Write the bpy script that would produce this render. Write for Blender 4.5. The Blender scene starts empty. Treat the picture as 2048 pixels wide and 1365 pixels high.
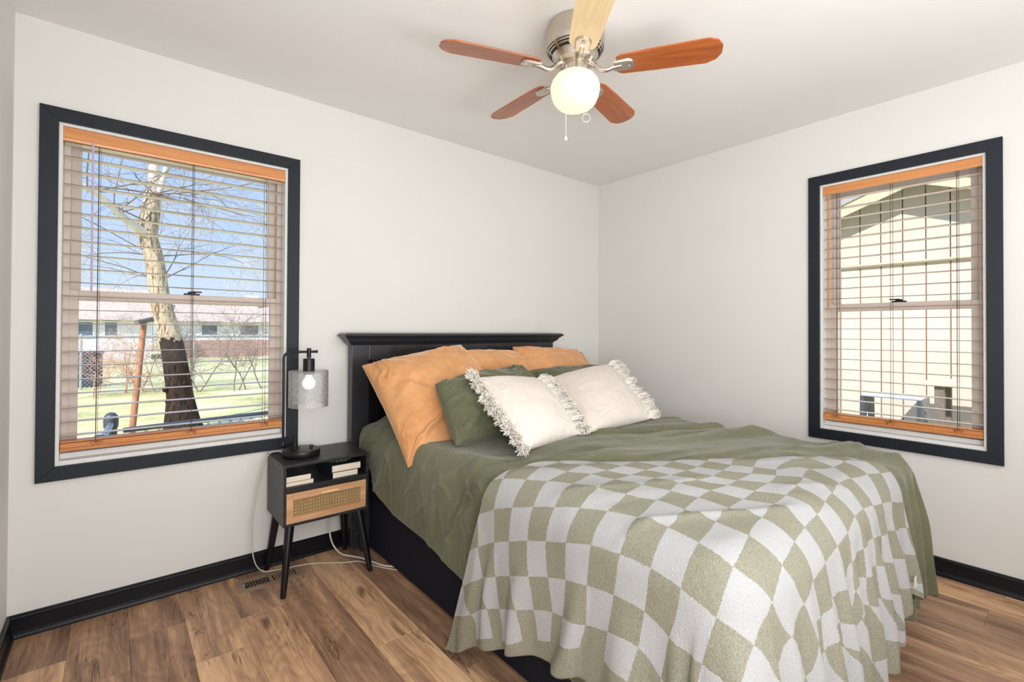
import bpy, bmesh, math, random
import numpy as np
from mathutils import Vector, Matrix
from mathutils.bvhtree import BVHTree

C = bpy.context.scene.collection
SC = bpy.context.scene
PI = math.pi

# ------------------------------------------------------------------ camera
FPX, PPY = 957.77, 653.55
YAW, PITCH, ROLL = 0.87916, 0.00927, 0.00467
CAM = Vector((-3.16776, -2.67313, 1.20196))
_d = Vector((math.cos(YAW) * math.cos(PITCH), math.sin(YAW) * math.cos(PITCH), math.sin(PITCH)))
_r = Vector((math.sin(YAW), -math.cos(YAW), 0))
_u = _r.cross(_d)
_r2 = _r * math.cos(ROLL) + _u * math.sin(ROLL)
_u2 = -_r * math.sin(ROLL) + _u * math.cos(ROLL)
camd = bpy.data.cameras.new('camera')
camd.sensor_width = 36.0
camd.lens = FPX / 2048 * 36.0
camd.shift_y = -(682.5 - PPY) / 2048
camd.clip_start = 0.02
camd.clip_end = 400
cam = bpy.data.objects.new('camera', camd)
C.objects.link(cam)
cam.matrix_world = Matrix(((_r2.x, _u2.x, -_d.x, CAM.x), (_r2.y, _u2.y, -_d.y, CAM.y), (_r2.z, _u2.z, -_d.z, CAM.z), (0, 0, 0, 1)))
SC.camera = cam

# ------------------------------------------------------------------ view, sky, sun, lights
SC.view_settings.view_transform = 'Standard'
SC.view_settings.look = 'None'
SC.view_settings.gamma = 1.0
SC.view_settings.exposure = 0.04
SC.view_settings.use_curve_mapping = False

def lin(r, g, b):
    def f(c):
        c /= 255.0
        return c / 12.92 if c <= 0.04045 else ((c + 0.055) / 1.055) ** 2.4
    return (f(r), f(g), f(b), 1.0)

w = bpy.data.worlds.new('sky')
SC.world = w
w.use_nodes = True
nt = w.node_tree
nt.nodes.clear()
tc = nt.nodes.new('ShaderNodeTexCoord')
sx = nt.nodes.new('ShaderNodeSeparateXYZ')
cr = nt.nodes.new('ShaderNodeValToRGB')
bg = nt.nodes.new('ShaderNodeBackground')
wo = nt.nodes.new('ShaderNodeOutputWorld')
nt.links.new(tc.outputs['Generated'], sx.inputs[0])
nt.links.new(sx.outputs['Z'], cr.inputs[0])
cr.color_ramp.elements[0].position = 0.0
cr.color_ramp.elements[0].color = lin(226, 238, 250)
cr.color_ramp.elements[1].position = 0.45
cr.color_ramp.elements[1].color = lin(160, 194, 240)
e = cr.color_ramp.elements.new(0.16)
e.color = lin(198, 220, 247)
nt.links.new(cr.outputs[0], bg.inputs[0])
# the upper sky, above the window view, is brightened to add light indoors
mr = nt.nodes.new('ShaderNodeMapRange')
mr.interpolation_type = 'SMOOTHSTEP'
mr.inputs[1].default_value = 0.33; mr.inputs[2].default_value = 0.46
mr.inputs[3].default_value = 1.05; mr.inputs[4].default_value = 1.7
nt.links.new(sx.outputs['Z'], mr.inputs[0])
nt.links.new(mr.outputs[0], bg.inputs[1])
nt.links.new(bg.outputs[0], wo.inputs[0])

sund = bpy.data.lights.new('sun', 'SUN')
sund.energy = 5.2
sund.angle = 0.01
sund.color = (1.0, 0.955, 0.90)
sun = bpy.data.objects.new('sun', sund)
C.objects.link(sun)
sun.rotation_euler = Vector((-0.72, -0.42, 0.62)).to_track_quat('Z', 'Y').to_euler()

def area(name, loc, target, sx_, sy_, power, col=(1, 1, 1)):
    d = bpy.data.lights.new(name, 'AREA')
    d.shape = 'RECTANGLE'
    d.size, d.size_y, d.energy, d.color = sx_, sy_, power, col
    o = bpy.data.objects.new(name, d)
    C.objects.link(o)
    o.location = loc
    o.rotation_euler = (Vector(loc) - Vector(target)).to_track_quat('Z', 'Y').to_euler()
    return o
# added fill lights out of view: left of the camera, rear, aimed at the ceiling
area('fill_light_left', (-3.44, -2.95, 1.30), (-.6, -1.1, 1.15), 1.3, 1.4, 50, (0.95, 0.98, 1.0))
area('fill_light_rear', (-1.8, -3.62, 2.0), (-1.8, 0.0, 1.35), 2.4, 0.8, 12, (0.97, 0.99, 1.0))
area('fill_light_ceiling', (-2.3, -3.35, 1.05), (-2.4, -1.9, 2.44), 2.0, 0.6, 36, (0.97, 0.99, 1.0))

# ------------------------------------------------------------------ helpers
ORG = {}
def org(o):
    return ORG.get(o.name, Vector((0, 0, 0)))

class MB:
    """collects geometry in world coordinates; build() links it as one object"""
    def __init__(s):
        s.v, s.f, s.fc = [], [], []
    def add(s, vs, fs):
        n = len(s.v)
        s.v += [tuple(p) for p in vs]
        s.f += [tuple(i + n for i in f) for f in fs]
        return s
    def box(s, x0, x1, y0, y1, z0, z1, M=None):
        vs = [Vector((x, y, z)) for x in (x0, x1) for y in (y0, y1) for z in (z0, z1)]
        if M: vs = [M @ p for p in vs]
        return s.add(vs, [(0, 1, 3, 2), (4, 6, 7, 5), (0, 4, 5, 1), (2, 3, 7, 6), (0, 2, 6, 4), (1, 5, 7, 3)])
    def prism(s, pts, axis, a, b):
        """polygon pts (2D) extruded along axis from a to b; the 2D pair is the two other axes in xyz order"""
        def mk(p, t):
            if axis == 0: return (t, p[0], p[1])
            if axis == 1: return (p[0], t, p[1])
            return (p[0], p[1], t)
        n = len(pts)
        vs = [mk(p, a) for p in pts] + [mk(p, b) for p in pts]
        fs = [tuple(range(n)), tuple(range(2 * n - 1, n - 1, -1))] + [(i, (i + 1) % n, (i + 1) % n + n, i + n) for i in range(n)]
        return s.add(vs, fs)
    def tube(s, path, rad, seg=10, caps=True):
        P = [Vector(p) for p in path]
        n = len(P)
        R = rad if hasattr(rad, '__len__') else [rad] * n
        T = []
        for i in range(n):
            t = (P[min(i + 1, n - 1)] - P[max(i - 1, 0)])
            T.append(t.normalized() if t.length > 1e-9 else Vector((0, 0, 1)))
        a = Vector((0, 0, 1)) if abs(T[0].z) < 0.9 else Vector((1, 0, 0))
        nrm = T[0].cross(a).normalized()
        vs = []
        for i in range(n):
            nrm = (nrm - T[i] * nrm.dot(T[i])).normalized()
            b = T[i].cross(nrm)
            for k in range(seg):
                an = 2 * PI * k / seg
                vs.append(P[i] + (nrm * math.cos(an) + b * math.sin(an)) * R[i])
        fs = [(i * seg + k, i * seg + (k + 1) % seg, (i + 1) * seg + (k + 1) % seg, (i + 1) * seg + k) for i in range(n - 1) for k in range(seg)]
        if caps:
            fs += [tuple(range(seg - 1, -1, -1)), tuple((n - 1) * seg + k for k in range(seg))]
        return s.add(vs, fs)
    def lathe(s, prof, c, seg=40, axis=Vector((0, 0, 1))):
        """prof: (radius, height) list, turned about the vertical through c"""
        c = Vector(c)
        n = len(prof)
        q = Vector((0, 0, 1)).rotation_difference(axis)
        vs = [c + q @ Vector((r * math.cos(2 * PI * k / seg), r * math.sin(2 * PI * k / seg), h)) for r, h in prof for k in range(seg)]
        fs = [(i * seg + k, i * seg + (k + 1) % seg, (i + 1) * seg + (k + 1) % seg, (i + 1) * seg + k) for i in range(n - 1) for k in range(seg)]
        if prof[0][0] > 1e-6: fs.append(tuple(range(seg - 1, -1, -1)))
        if prof[-1][0] > 1e-6: fs.append(tuple((n - 1) * seg + k for k in range(seg)))
        return s.add(vs, fs)
    def build(s, name, m, parent=None, smooth=False, bevel=0, bseg=2, recalc=True, doubles=0, at=None):
        me = bpy.data.meshes.new(name)
        o0 = org(parent) if parent else (Vector(at) if at is not None else Vector((0, 0, 0)))
        me.from_pydata([(p[0] - o0.x, p[1] - o0.y, p[2] - o0.z) for p in s.v], [], s.f)
        if recalc or doubles:
            bm = bmesh.new(); bm.from_mesh(me)
            if doubles: bmesh.ops.remove_doubles(bm, verts=bm.verts, dist=doubles)
            bmesh.ops.recalc_face_normals(bm, faces=bm.faces)
            bm.to_mesh(me); bm.free()
        o = bpy.data.objects.new(name, me)
        C.objects.link(o)
        me.materials.append(m)
        if smooth:
            me.polygons.foreach_set('use_smooth', [True] * len(me.polygons))
            if smooth == 'angle':
                me.set_sharp_from_angle(angle=math.radians(38))
        if bevel:
            b = o.modifiers.new('bevel', 'BEVEL')
            b.width, b.segments, b.limit_method, b.angle_limit = bevel, bseg, 'ANGLE', math.radians(40)
        if parent:
            o.parent = parent
        elif at is not None:
            o.location = at
        ORG[o.name] = o0
        return o

def tag(o, label=None, cat=None, group=None, kind=None):
    if label: o['label'] = label
    if cat: o['category'] = cat
    if group: o['group'] = group
    if kind: o['kind'] = kind
    return o

def thing(name, loc, label, cat, group=None, kind=None):
    o = bpy.data.objects.new(name, None)
    o.empty_display_size = 0.05
    C.objects.link(o)
    o.location = loc
    ORG[o.name] = Vector(loc)
    return tag(o, label, cat, group, kind)

# value noise on arrays
_rs = np.random.RandomState(7)
_TB = _rs.rand(256, 256)
def vn(x, y, seed=0):
    x = np.asarray(x, float) + seed * 17.37; y = np.asarray(y, float) + seed * 9.71
    xi = np.floor(x).astype(int); yi = np.floor(y).astype(int)
    fx = x - xi; fy = y - yi
    fx = fx * fx * fx * (fx * (fx * 6 - 15) + 10); fy = fy * fy * fy * (fy * (fy * 6 - 15) + 10)
    g = lambda a, b: _TB[a & 255, b & 255]
    return ((g(xi, yi) * (1 - fx) + g(xi + 1, yi) * fx) * (1 - fy) + (g(xi, yi + 1) * (1 - fx) + g(xi + 1, yi + 1) * fx) * fy) * 2 - 1
def fbm(x, y, seed=0, oct=3):
    r = 0; a = 1.0; t = 0
    for k in range(oct):
        r = r + a * vn(x * 2 ** k, y * 2 ** k, seed + k * 3); t += a; a *= 0.5
    return r / t
def ridge(x, y, seed=0):
    """sharp crests: 1 on the crest, falling to 0"""
    return np.clip(1 - np.abs(vn(x, y, seed)) * 2.2, 0, 1) ** 1.6
def crease(x, y, seed=0, w_=.11):
    """narrow pinched lines where the noise crosses zero"""
    n = np.abs(vn(x, y, seed))
    return np.exp(-(n / w_) ** 1.3)
def sstep(a, b, x):
    t = np.clip((x - a) / (b - a), 0, 1)
    return t * t * (3 - 2 * t)
def sharp_wave(x):
    """periodic with narrow crests and wide valleys, -0.4..1"""
    c = 0.5 + 0.5 * np.cos(2 * PI * x)
    return c ** 1.8

# ------------------------------------------------------------------ materials
class NM:
    def __init__(s, name):
        s.m = bpy.data.materials.new(name)
        s.m.use_nodes = True
        s.t = s.m.node_tree
        s.t.nodes.clear()
        s.out = s.n('ShaderNodeOutputMaterial')
        s.b = s.n('ShaderNodeBsdfPrincipled')
        s.l(s.b.outputs[0], s.out.inputs[0])
    def n(s, typ, **kw):
        x = s.t.nodes.new(typ)
        for k, v in kw.items(): setattr(x, k, v)
        return x
    def l(s, a, b): s.t.links.new(a, b); return b
    def co(s, scale=(1, 1, 1), kind='Object', rot=(0, 0, 0)):
        t = s.n('ShaderNodeTexCoord'); m = s.n('ShaderNodeMapping')
        m.inputs['Scale'].default_value = scale
        m.inputs['Rotation'].default_value = rot
        s.l(t.outputs[kind], m.inputs[0])
        return m.outputs[0]
    def noise(s, vec, scale, detail=4, rough=0.55, dist=0.0):
        x = s.n('ShaderNodeTexNoise')
        x.inputs['Scale'].default_value = scale; x.inputs['Detail'].default_value = detail
        x.inputs['Roughness'].default_value = rough; x.inputs['Distortion'].default_value = dist
        if vec is not None: s.l(vec, x.inputs[0])
        return x.outputs[0]
    def ramp(s, fac, stops, interp='LINEAR'):
        x = s.n('ShaderNodeValToRGB'); e = x.color_ramp.elements
        x.color_ramp.interpolation = interp
        while len(e) < len(stops): e.new(0.5)
        for i, (p, c) in enumerate(stops):
            e[i].position = p; e[i].color = c
        s.l(fac, x.inputs[0])
        return x.outputs[0]
    def mix(s, fac, a, b, mode='MIX'):
        x = s.n('ShaderNodeMix', data_type='RGBA', blend_type=mode)
        for sock, v in ((x.inputs[0], fac), (x.inputs[6], a), (x.inputs[7], b)):
            if hasattr(v, 'default_value') or hasattr(v, 'is_linked'): s.l(v, sock)
            else: sock.default_value = v
        return x.outputs[2]
    def math(s, op, a, b=None, clamp=False):
        x = s.n('ShaderNodeMath', operation=op); x.use_clamp = clamp
        for sock, v in ((x.inputs[0], a), (x.inputs[1], b)):
            if v is None: continue
            if hasattr(v, 'is_linked'): s.l(v, sock)
            else: sock.default_value = v
        return x.outputs[0]
    def bump(s, h, strength=0.3, dist=0.01, prev=None):
        x = s.n('ShaderNodeBump'); x.inputs['Strength'].default_value = strength; x.inputs['Distance'].default_value = dist
        s.l(h, x.inputs['Height'])
        if prev is not None: s.l(prev, x.inputs['Normal'])
        s.l(x.outputs[0], s.b.inputs['Normal'])
        return x.outputs[0]
    def set(s, col=None, rough=None, metal=None, spec=None, **kw):
        for k, v in (('Base Color', col), ('Roughness', rough), ('Metallic', metal), ('Specular IOR Level', spec)):
            if v is None: continue
            if hasattr(v, 'is_linked'): s.l(v, s.b.inputs[k])
            else: s.b.inputs[k].default_value = v
        for k, v in kw.items(): s.b.inputs[k.replace('_', ' ')].default_value = v
        return s

def simple(name, col, rough=0.5, metal=0.0, var=0.06, nscale=30, bump=0.05, bscale=200, spec=0.5):
    m = NM(name)
    v = m.co()
    n = m.noise(v, nscale, 4)
    c = m.ramp(n, [(0.3, tuple(x * (1 - var) for x in col[:3]) + (1,)), (0.7, tuple(min(1, x * (1 + var)) for x in col[:3]) + (1,))])
    m.set(c, rough, metal, spec)
    if bump: m.bump(m.noise(v, bscale, 3), bump, 0.002)
    return m.m

def wood(name, dark, light, scale=1.0, axis=0, rough=0.42, contrast=(0.35, 0.65), bump=0.08, spec=0.5):
    m = NM(name)
    sc = [14, 14, 14]; sc[axis] = 0.9
    v = m.co(tuple(x * scale for x in sc))
    n1 = m.noise(v, 1.6, 5, 0.6, 1.2)
    n2 = m.noise(v, 9, 3, 0.6, 0.3)
    f = m.math('ADD', m.math('MULTIPLY', n1, 0.72), m.math('MULTIPLY', n2, 0.28))
    m.set(m.ramp(f, [(contrast[0], dark), (contrast[1], light)]), rough, spec=spec)
    m.bump(n2, bump, 0.002)
    return m.m

def glass_mat(name, tint=(0.96, 0.98, 1, 1), gl=0.06, diff=0.0, bump=None, ior=1.09):
    m = NM(name)
    m.t.nodes.remove(m.b)
    tr = m.n('ShaderNodeBsdfTransparent'); tr.inputs[0].default_value = tint
    g = m.n('ShaderNodeBsdfGlossy'); g.inputs['Roughness'].default_value = 0.03
    fr = m.n('ShaderNodeFresnel'); fr.inputs[0].default_value = ior
    mx = m.n('ShaderNodeMixShader')
    m.l(fr.outputs[0], mx.inputs[0]); m.l(tr.outputs[0], mx.inputs[1]); m.l(g.outputs[0], mx.inputs[2])
    last = mx.outputs[0]
    if bump:
        nz = m.n('ShaderNodeTexVoronoi'); nz.inputs['Scale'].default_value = bump
        m.l(m.co(), nz.inputs[0])
        bp = m.n('ShaderNodeBump'); bp.inputs['Strength'].default_value = 0.35; bp.inputs['Distance'].default_value = 0.003
        m.l(nz.outputs[0], bp.inputs['Height']); m.l(bp.outputs[0], g.inputs['Normal']); m.l(bp.outputs[0], fr.inputs['Normal'])
    if diff:
        d = m.n('ShaderNodeBsdfDiffuse'); d.inputs[0].default_value = (0.95, 0.95, 0.95, 1)
        tl = m.n('ShaderNodeBsdfTranslucent'); tl.inputs[0].default_value = (0.95, 0.95, 0.95, 1)
        m3 = m.n('ShaderNodeMixShader'); m3.inputs[0].default_value = 0.4
        m.l(d.outputs[0], m3.inputs[1]); m.l(tl.outputs[0], m3.inputs[2])
        m2 = m.n('ShaderNodeMixShader')
        if bump:
            f = m.math('MULTIPLY', m.math('LESS_THAN', nz.outputs[0], 0.22), 0.45)
            f = m.math('ADD', f, diff)
            m.l(f, m2.inputs[0])
        else: m2.inputs[0].default_value = diff
        m.l(last, m2.inputs[1]); m.l(m3.outputs[0], m2.inputs[2]); last = m2.outputs[0]
    m.l(last, m.out.inputs[0])
    return m.m

M = {}
M['wall'] = simple('wall_paint', lin(226, 224, 220), 0.62, var=0.012, nscale=2.0, bump=0.05, bscale=90, spec=0.3)
M['ceiling'] = simple('ceiling_paint', lin(240, 239, 237), 0.8, var=0.012, nscale=1.5, bump=0.05, bscale=120, spec=0.2)
M['trim'] = simple('navy_black_trim_paint', lin(24, 30, 40), 0.5, var=0.1, nscale=14, bump=0.06, bscale=60, spec=0.35)
M['base'] = simple('black_baseboard_paint', lin(12, 13, 20), 0.35, var=0.1, nscale=10, spec=0.3)
M['jamb'] = simple('white_jamb_paint', lin(232, 231, 228), 0.45, var=0.03)
M['vinyl'] = simple('taupe_vinyl', lin(206, 190, 180), 0.45, var=0.02)
M['glass'] = glass_mat('window_glass')
M['blindwood'] = wood('honey_blind_wood', lin(196, 122, 66), lin(226, 158, 100), 0.6, 0, 0.3)
M['blindwood_y'] = wood('honey_blind_wood_cross', lin(196, 122, 66), lin(226, 158, 100), 0.6, 1, 0.3)
M['slat'] = wood('backlit_slat_wood', lin(226, 210, 194), lin(240, 228, 214), 0.6, 0, 0.24, spec=0.8)  # honey wood paled: backlit glow and flare put into the colour
M['slat_y'] = wood('backlit_slat_wood_cross', lin(226, 210, 194), lin(240, 228, 214), 0.6, 1, 0.24, spec=0.8)
M['slatedge'] = simple('dark_slat_edge', lin(96, 58, 40), 0.4, bump=0)  # edges deepened in colour to read dark against the daylight
M['cord'] = simple('blind_cord', lin(84, 60, 52), 0.7)
M['wand'] = simple('lavender_plastic_wand', lin(196, 178, 205), 0.25)
M['wandwood'] = simple('amber_wand', lin(205, 140, 90), 0.3)
M['blackwood'] = wood('black_stained_wood', lin(14, 14, 17), lin(48, 47, 50), 1.2, 0, 0.42)
M['blackpaint'] = simple('black_furniture_paint', lin(44, 45, 49), 0.3, var=0.15, nscale=12, bump=0.04)
M['deepblack'] = simple('deep_black_panel', lin(12, 13, 20), 0.35, var=0.1)
M['blackmetal'] = simple('black_metal', lin(44, 43, 43), 0.36, 0.6, var=0.05)
M['oak'] = wood('light_oak_veneer', lin(186, 138, 96), lin(220, 176, 134), 1.3, 0, 0.5)
M['nickel'] = simple('brushed_nickel', lin(205, 196, 186), 0.28, 1.0, var=0.03)
M['white'] = simple('white_plastic', lin(232, 230, 224), 0.4)
M['steel'] = simple('galvanised_steel', lin(160, 165, 170), 0.35, 0.8)
# ------------------------------------------------------------------ room shell
XL, YF, H = -3.4807, -3.75, 2.44
TH = 0.16
WL = (-3.352, -2.480, 0.645, 2.046)     # left window opening: x0, x1, z0, z1
WR = (-2.362, -1.668, 0.645, 2.060)     # right window opening: y0, y1, z0, z1

def struct(o):
    o['kind'] = 'structure'
    return o

# floor: real boards 180 mm wide running towards the bed wall
def floor_boards():
    me = bpy.data.meshes.new('floor')
    rnd = random.Random(5)
    joints = {-6: -0.51, -5: -0.297, -4: -0.622, -3: -0.417, -2: -1.30, -1: -0.943, 0: -1.253}
    vs, fs, uv, val = [], [], [], []
    pw = 0.1803
    x_first = -2.213
    L = 1.22
    for k in range(-8, 14):
        xa, xb = x_first + k * pw, x_first + (k + 1) * pw
        xa, xb = max(xa, XL), min(xb, 0.0)
        if xb <= xa: continue
        j0 = joints.get(k, -rnd.random() * L)
        while j0 < 0: j0 += L
        y = j0
        while y > YF:
            y1, y0 = min(y, 0.0), max(y - L, YF)
            y -= L
            if y1 <= y0: continue
            g = 0.0009
            a, b, c, d = xa + g, xb - g, y0 + g, y1 - g
            n = len(vs)
            vs += [(a, c, 0), (b, c, 0), (b, d, 0), (a, d, 0), (xa, y0, -.0015), (xb, y0, -.0015), (xb, y1, -.0015), (xa, y1, -.0015)]
            q = [(n, n + 1, n + 2, n + 3), (n + 4, n + 5, n + 1, n), (n + 5, n + 6, n + 2, n + 1), (n + 6, n + 7, n + 3, n + 2), (n + 7, n + 4, n, n + 3)]
            fs += q
            ou, ov, rv = rnd.random() * 40, rnd.random() * 40, rnd.random()
            for f in q:
                for i in f:
                    p = vs[i]
                    uv.append((p[0] - xa + ou, p[1] - y0 + ov))
                    val.append(rv)
    me.from_pydata(vs, [], fs)
    ul = me.uv_layers.new(name='UVMap')
    ul.data.foreach_set('uv', np.array(uv, np.float32).ravel())
    at = me.attributes.new('tone', 'FLOAT', 'CORNER')
    at.data.foreach_set('value', np.array(val, np.float32))
    o = bpy.data.objects.new('floor', me)
    C.objects.link(o)
    m = NM('laminate_oak_floor')
    t = m.n('ShaderNodeUVMap'); t.uv_map = 'UVMap'
    mp = m.n('ShaderNodeMapping'); mp.inputs['Scale'].default_value = (9.0, 1.0, 1)
    m.l(t.outputs[0], mp.inputs[0])
    big = m.noise(mp.outputs[0], 1.3, 3, 0.5, 0.35)
    mp2 = m.n('ShaderNodeMapping'); mp2.inputs['Scale'].default_value = (46, 1.7, 1)
    m.l(t.outputs[0], mp2.inputs[0])
    fine = m.noise(mp2.outputs[0], 2.4, 6, 0.66, 0.35)
    # cathedral rings around knots
    mp3 = m.n('ShaderNodeMapping'); mp3.inputs['Scale'].default_value = (5.2, 1.5, 1)
    m.l(t.outputs[0], mp3.inputs[0])
    vo = m.n('ShaderNodeTexVoronoi'); vo.inputs['Scale'].default_value = 0.85; vo.inputs['Randomness'].default_value = 0.9
    wz = m.n('ShaderNodeVectorMath', operation='ADD')
    nz = m.n('ShaderNodeTexNoise'); nz.inputs['Scale'].default_value = 1.6; m.l(mp3.outputs[0], nz.inputs[0])
    m.l(mp3.outputs[0], wz.inputs[0]); m.l(nz.outputs[1], wz.inputs[1])
    m.l(wz.outputs[0], vo.inputs[0])
    rings = m.math('SINE', m.math('MULTIPLY', vo.outputs[0], 58.0))
    rings = m.math('MULTIPLY', m.math('ADD', rings, 1.0), 0.5)
    at_ = m.n('ShaderNodeAttribute'); at_.attribute_name = 'tone'
    f = m.math('ADD', m.math('MULTIPLY', big, 0.55), m.math('MULTIPLY', fine, 0.30))
    f = m.math('ADD', f, m.math('MULTIPLY', rings, 0.035))
    f = m.math('ADD', f, m.math('MULTIPLY', m.math('SUBTRACT', at_.outputs['Fac'], 0.5), 0.13))
    col = m.ramp(f, [(0.30, lin(116, 88, 70)), (0.39, lin(152, 118, 94)), (0.47, lin(184, 144, 112)), (0.55, lin(220, 178, 138)), (0.66, lin(236, 200, 158))])
    knot = m.ramp(vo.outputs[0], [(0.0, (1, 1, 1, 1)), (0.035, (1, 1, 1, 1)), (0.10, (0, 0, 0, 1))])
    col = m.mix(m.math('MULTIPLY', knot, 0.75), col, lin(72, 48, 36))
    # dark mineral streaks
    mp4 = m.n('ShaderNodeMapping'); mp4.inputs['Scale'].default_value = (13, 1.3, 1); m.l(t.outputs[0], mp4.inputs[0])
    st = m.noise(mp4.outputs[0], 1.1, 4, 0.6, 1.6)
    stm = m.ramp(m.math('ABSOLUTE', m.math('SUBTRACT', st, 0.40)), [(0.0, (1, 1, 1, 1)), (0.020, (0, 0, 0, 1))])
    brk = m.ramp(m.noise(mp3.outputs[0], 1.3, 2), [(0.46, (0, 0, 0, 1)), (0.54, (1, 1, 1, 1))])
    col = m.mix(m.math('MULTIPLY', m.math('MULTIPLY', stm, brk), 0.8), col, lin(70, 46, 34))
    m.set(col, m.math('ADD', m.math('MULTIPLY', fine, 0.2), 0.34), spec=0.4)
    m.bump(fine, 0.10, 0.002)
    me.materials.append(m.m)
    return o
fl = struct(floor_boards())

b = MB().box(XL - TH, TH, YF - TH, TH, H, H + 0.12)
struct(b.build('ceiling', M['ceiling']))

def wall_with_hole(a0, a1, z0, z1, hole, kind):
    """kind 'y': wall in the plane y=0..TH, spanning x; kind 'x': plane x=0..TH spanning y"""
    h0, h1, k0, k1 = hole
    b = MB()
    for (p, q, r, s) in ((a0, h0, z0, z1), (h1, a1, z0, z1), (h0, h1, z0, k0), (h0, h1, k1, z1)):
        if kind == 'y': b.box(p, q, 0, TH, r, s)
        else: b.box(0, TH, p, q, r, s)
    return b
struct(wall_with_hole(XL - TH, TH, -0.5, H + .1, WL, 'y').build('wall_back', M['wall']))
struct(wall_with_hole(YF - TH, 0.0, -0.5, H + .1, WR, 'x').build('wall_right', M['wall']))
struct(MB().box(XL - TH, XL, YF - TH, 0, -0.5, H + .1).build('wall_left', M['wall']))
struct(MB().box(XL, 0, YF - TH, YF, -0.5, H + .1).build('wall_front', M['wall']))

# baseboards: board with rounded top and a shoe moulding
bp = [(0, 0), (-.023, 0), (-.023, .006), (-.020, .016), (-.0145, .021), (-.013, .072), (-.015, .076), (-.0135, .083), (-.007, .0885), (0, .0885)]
struct(MB().prism([(y, z) for y, z in bp], 0, XL, 0).build('baseboard_back', M['base'], bevel=.001))
struct(MB().prism([(y, z) for y, z in bp], 1, YF, -.0).build('baseboard_right', M['base'], bevel=.001))
struct(MB().prism([(XL - y, z) for y, z in bp], 1, YF, 0).build('baseboard_left', M['base'], bevel=.001))

# ------------------------------------------------------------------ windows
def make_window(name, op, side):
    a0, a1, z0, z1 = op
    o3 = Vector(((a0 + a1) / 2, 0, z0)) if side == 'y' else Vector((0, (a0 + a1) / 2, z0))
    root = thing(name, o3, None, None)
    root['kind'] = 'structure'
    def bx(b, p, q, d0, d1, r, s):
        if side == 'y': b.box(p, q, d0, d1, r, s)
        else: b.box(d0, d1, p, q, r, s)
    def quad_prism(b, pts, d0, d1):
        b.prism(pts, 1 if side == 'y' else 0, d0, d1)
    # mitred casing
    cw = 0.056
    A0, A1, Z0, Z1 = a0 - cw, a1 + cw, z0 - cw, z1 + cw - .002
    for nm, pts in (('top', [(A0, Z1), (A1, Z1), (a1, z1), (a0, z1)]), ('bottom', [(A0, Z0), (a0, z0), (a1, z0), (A1, Z0)]),
                    ('l', [(A0, Z0), (A0, Z1), (a0, z1), (a0, z0)]), ('r', [(A1, Z0), (a1, z0), (a1, z1), (A1, Z1)])):
        b = MB(); quad_prism(b, pts, -.018, 0.0)
        b.build('casing_board', M['trim'], root, bevel=.0012)
    # jamb liner
    b = MB(); t = .012
    bx(b, a0, a0 + t, -.001, TH, z0, z1); bx(b, a1 - t, a1, -.001, TH, z0, z1)
    bx(b, a0 + t, a1 - t, -.001, TH, z1 - t, z1); bx(b, a0 + t, a1 - t, -.001, TH, z0, z0 + .018); bx(b, a0 + t, a1 - t, .050, .0655, z0 + .018, z0 + .040)
    b.build('jamb', M['jamb'], root, bevel=.0015)
    # vinyl frame and stops
    b = MB(); e = .030
    i0, i1, k0, k1 = a0 + t, a1 - t, z0 + .018, z1 - t
    bx(b, i0, i0 + .022, .072, .15, k0, k1); bx(b, i1 - .022, i1, .072, .15, k0, k1)
    bx(b, i0 + .022, i1 - .022, .072, .15, k1 - .022, k1); bx(b, i0 + .022, i1 - .022, .066, .15, k0, k0 + .02)
    b.build('frame', M['vinyl'], root, bevel=.0015)
    zm = 1.345
    # sashes
    def sash(nm, d0, d1, r, s, st, bot, top):
        b = MB(); p, q = i0 + .020, i1 - .020
        bx(b, p, p + st, d0, d1, r, s); bx(b, q - st, q, d0, d1, r, s)
        bx(b, p + st, q - st, d0, d1, r, r + bot); bx(b, p + st, q - st, d0, d1, s - top, s)
        o = b.build(nm, M['vinyl'], root, bevel=.002)
        g = MB(); dm = (d0 + d1) / 2
        bx(g, p + st - .004, q - st + .004, dm - .002, dm + .002, r + bot - .004, s - top + .004)
        g.build('pane', M['glass'], o)
        return o
    lo = sash('lower_sash', .078, .106, k0 + .020, zm + .022, .030, .045, .042)
    up = sash('upper_sash', .110, .138, zm - .020, k1 - .02, .034, .042, .036)
    # cam lock on the meeting rail
    c = (a0 + a1) / 2 + (.03 if side == 'y' else -.0)
    b = MB(); bx(b, c - .032, c + .032, .080, .100, zm + .022, zm + .030); bx(b, c - .016, c + .016, .082, .098, zm + .030, zm + .038)
    bx(b, c - .006, c + .040, .076, .084, zm + .034, zm + .041)
    b.build('lock', M['blackmetal'], lo, bevel=.002)
    return root
win1 = make_window('window_1', WL, 'y')
win2 = make_window('window_2', WR, 'x')

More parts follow.
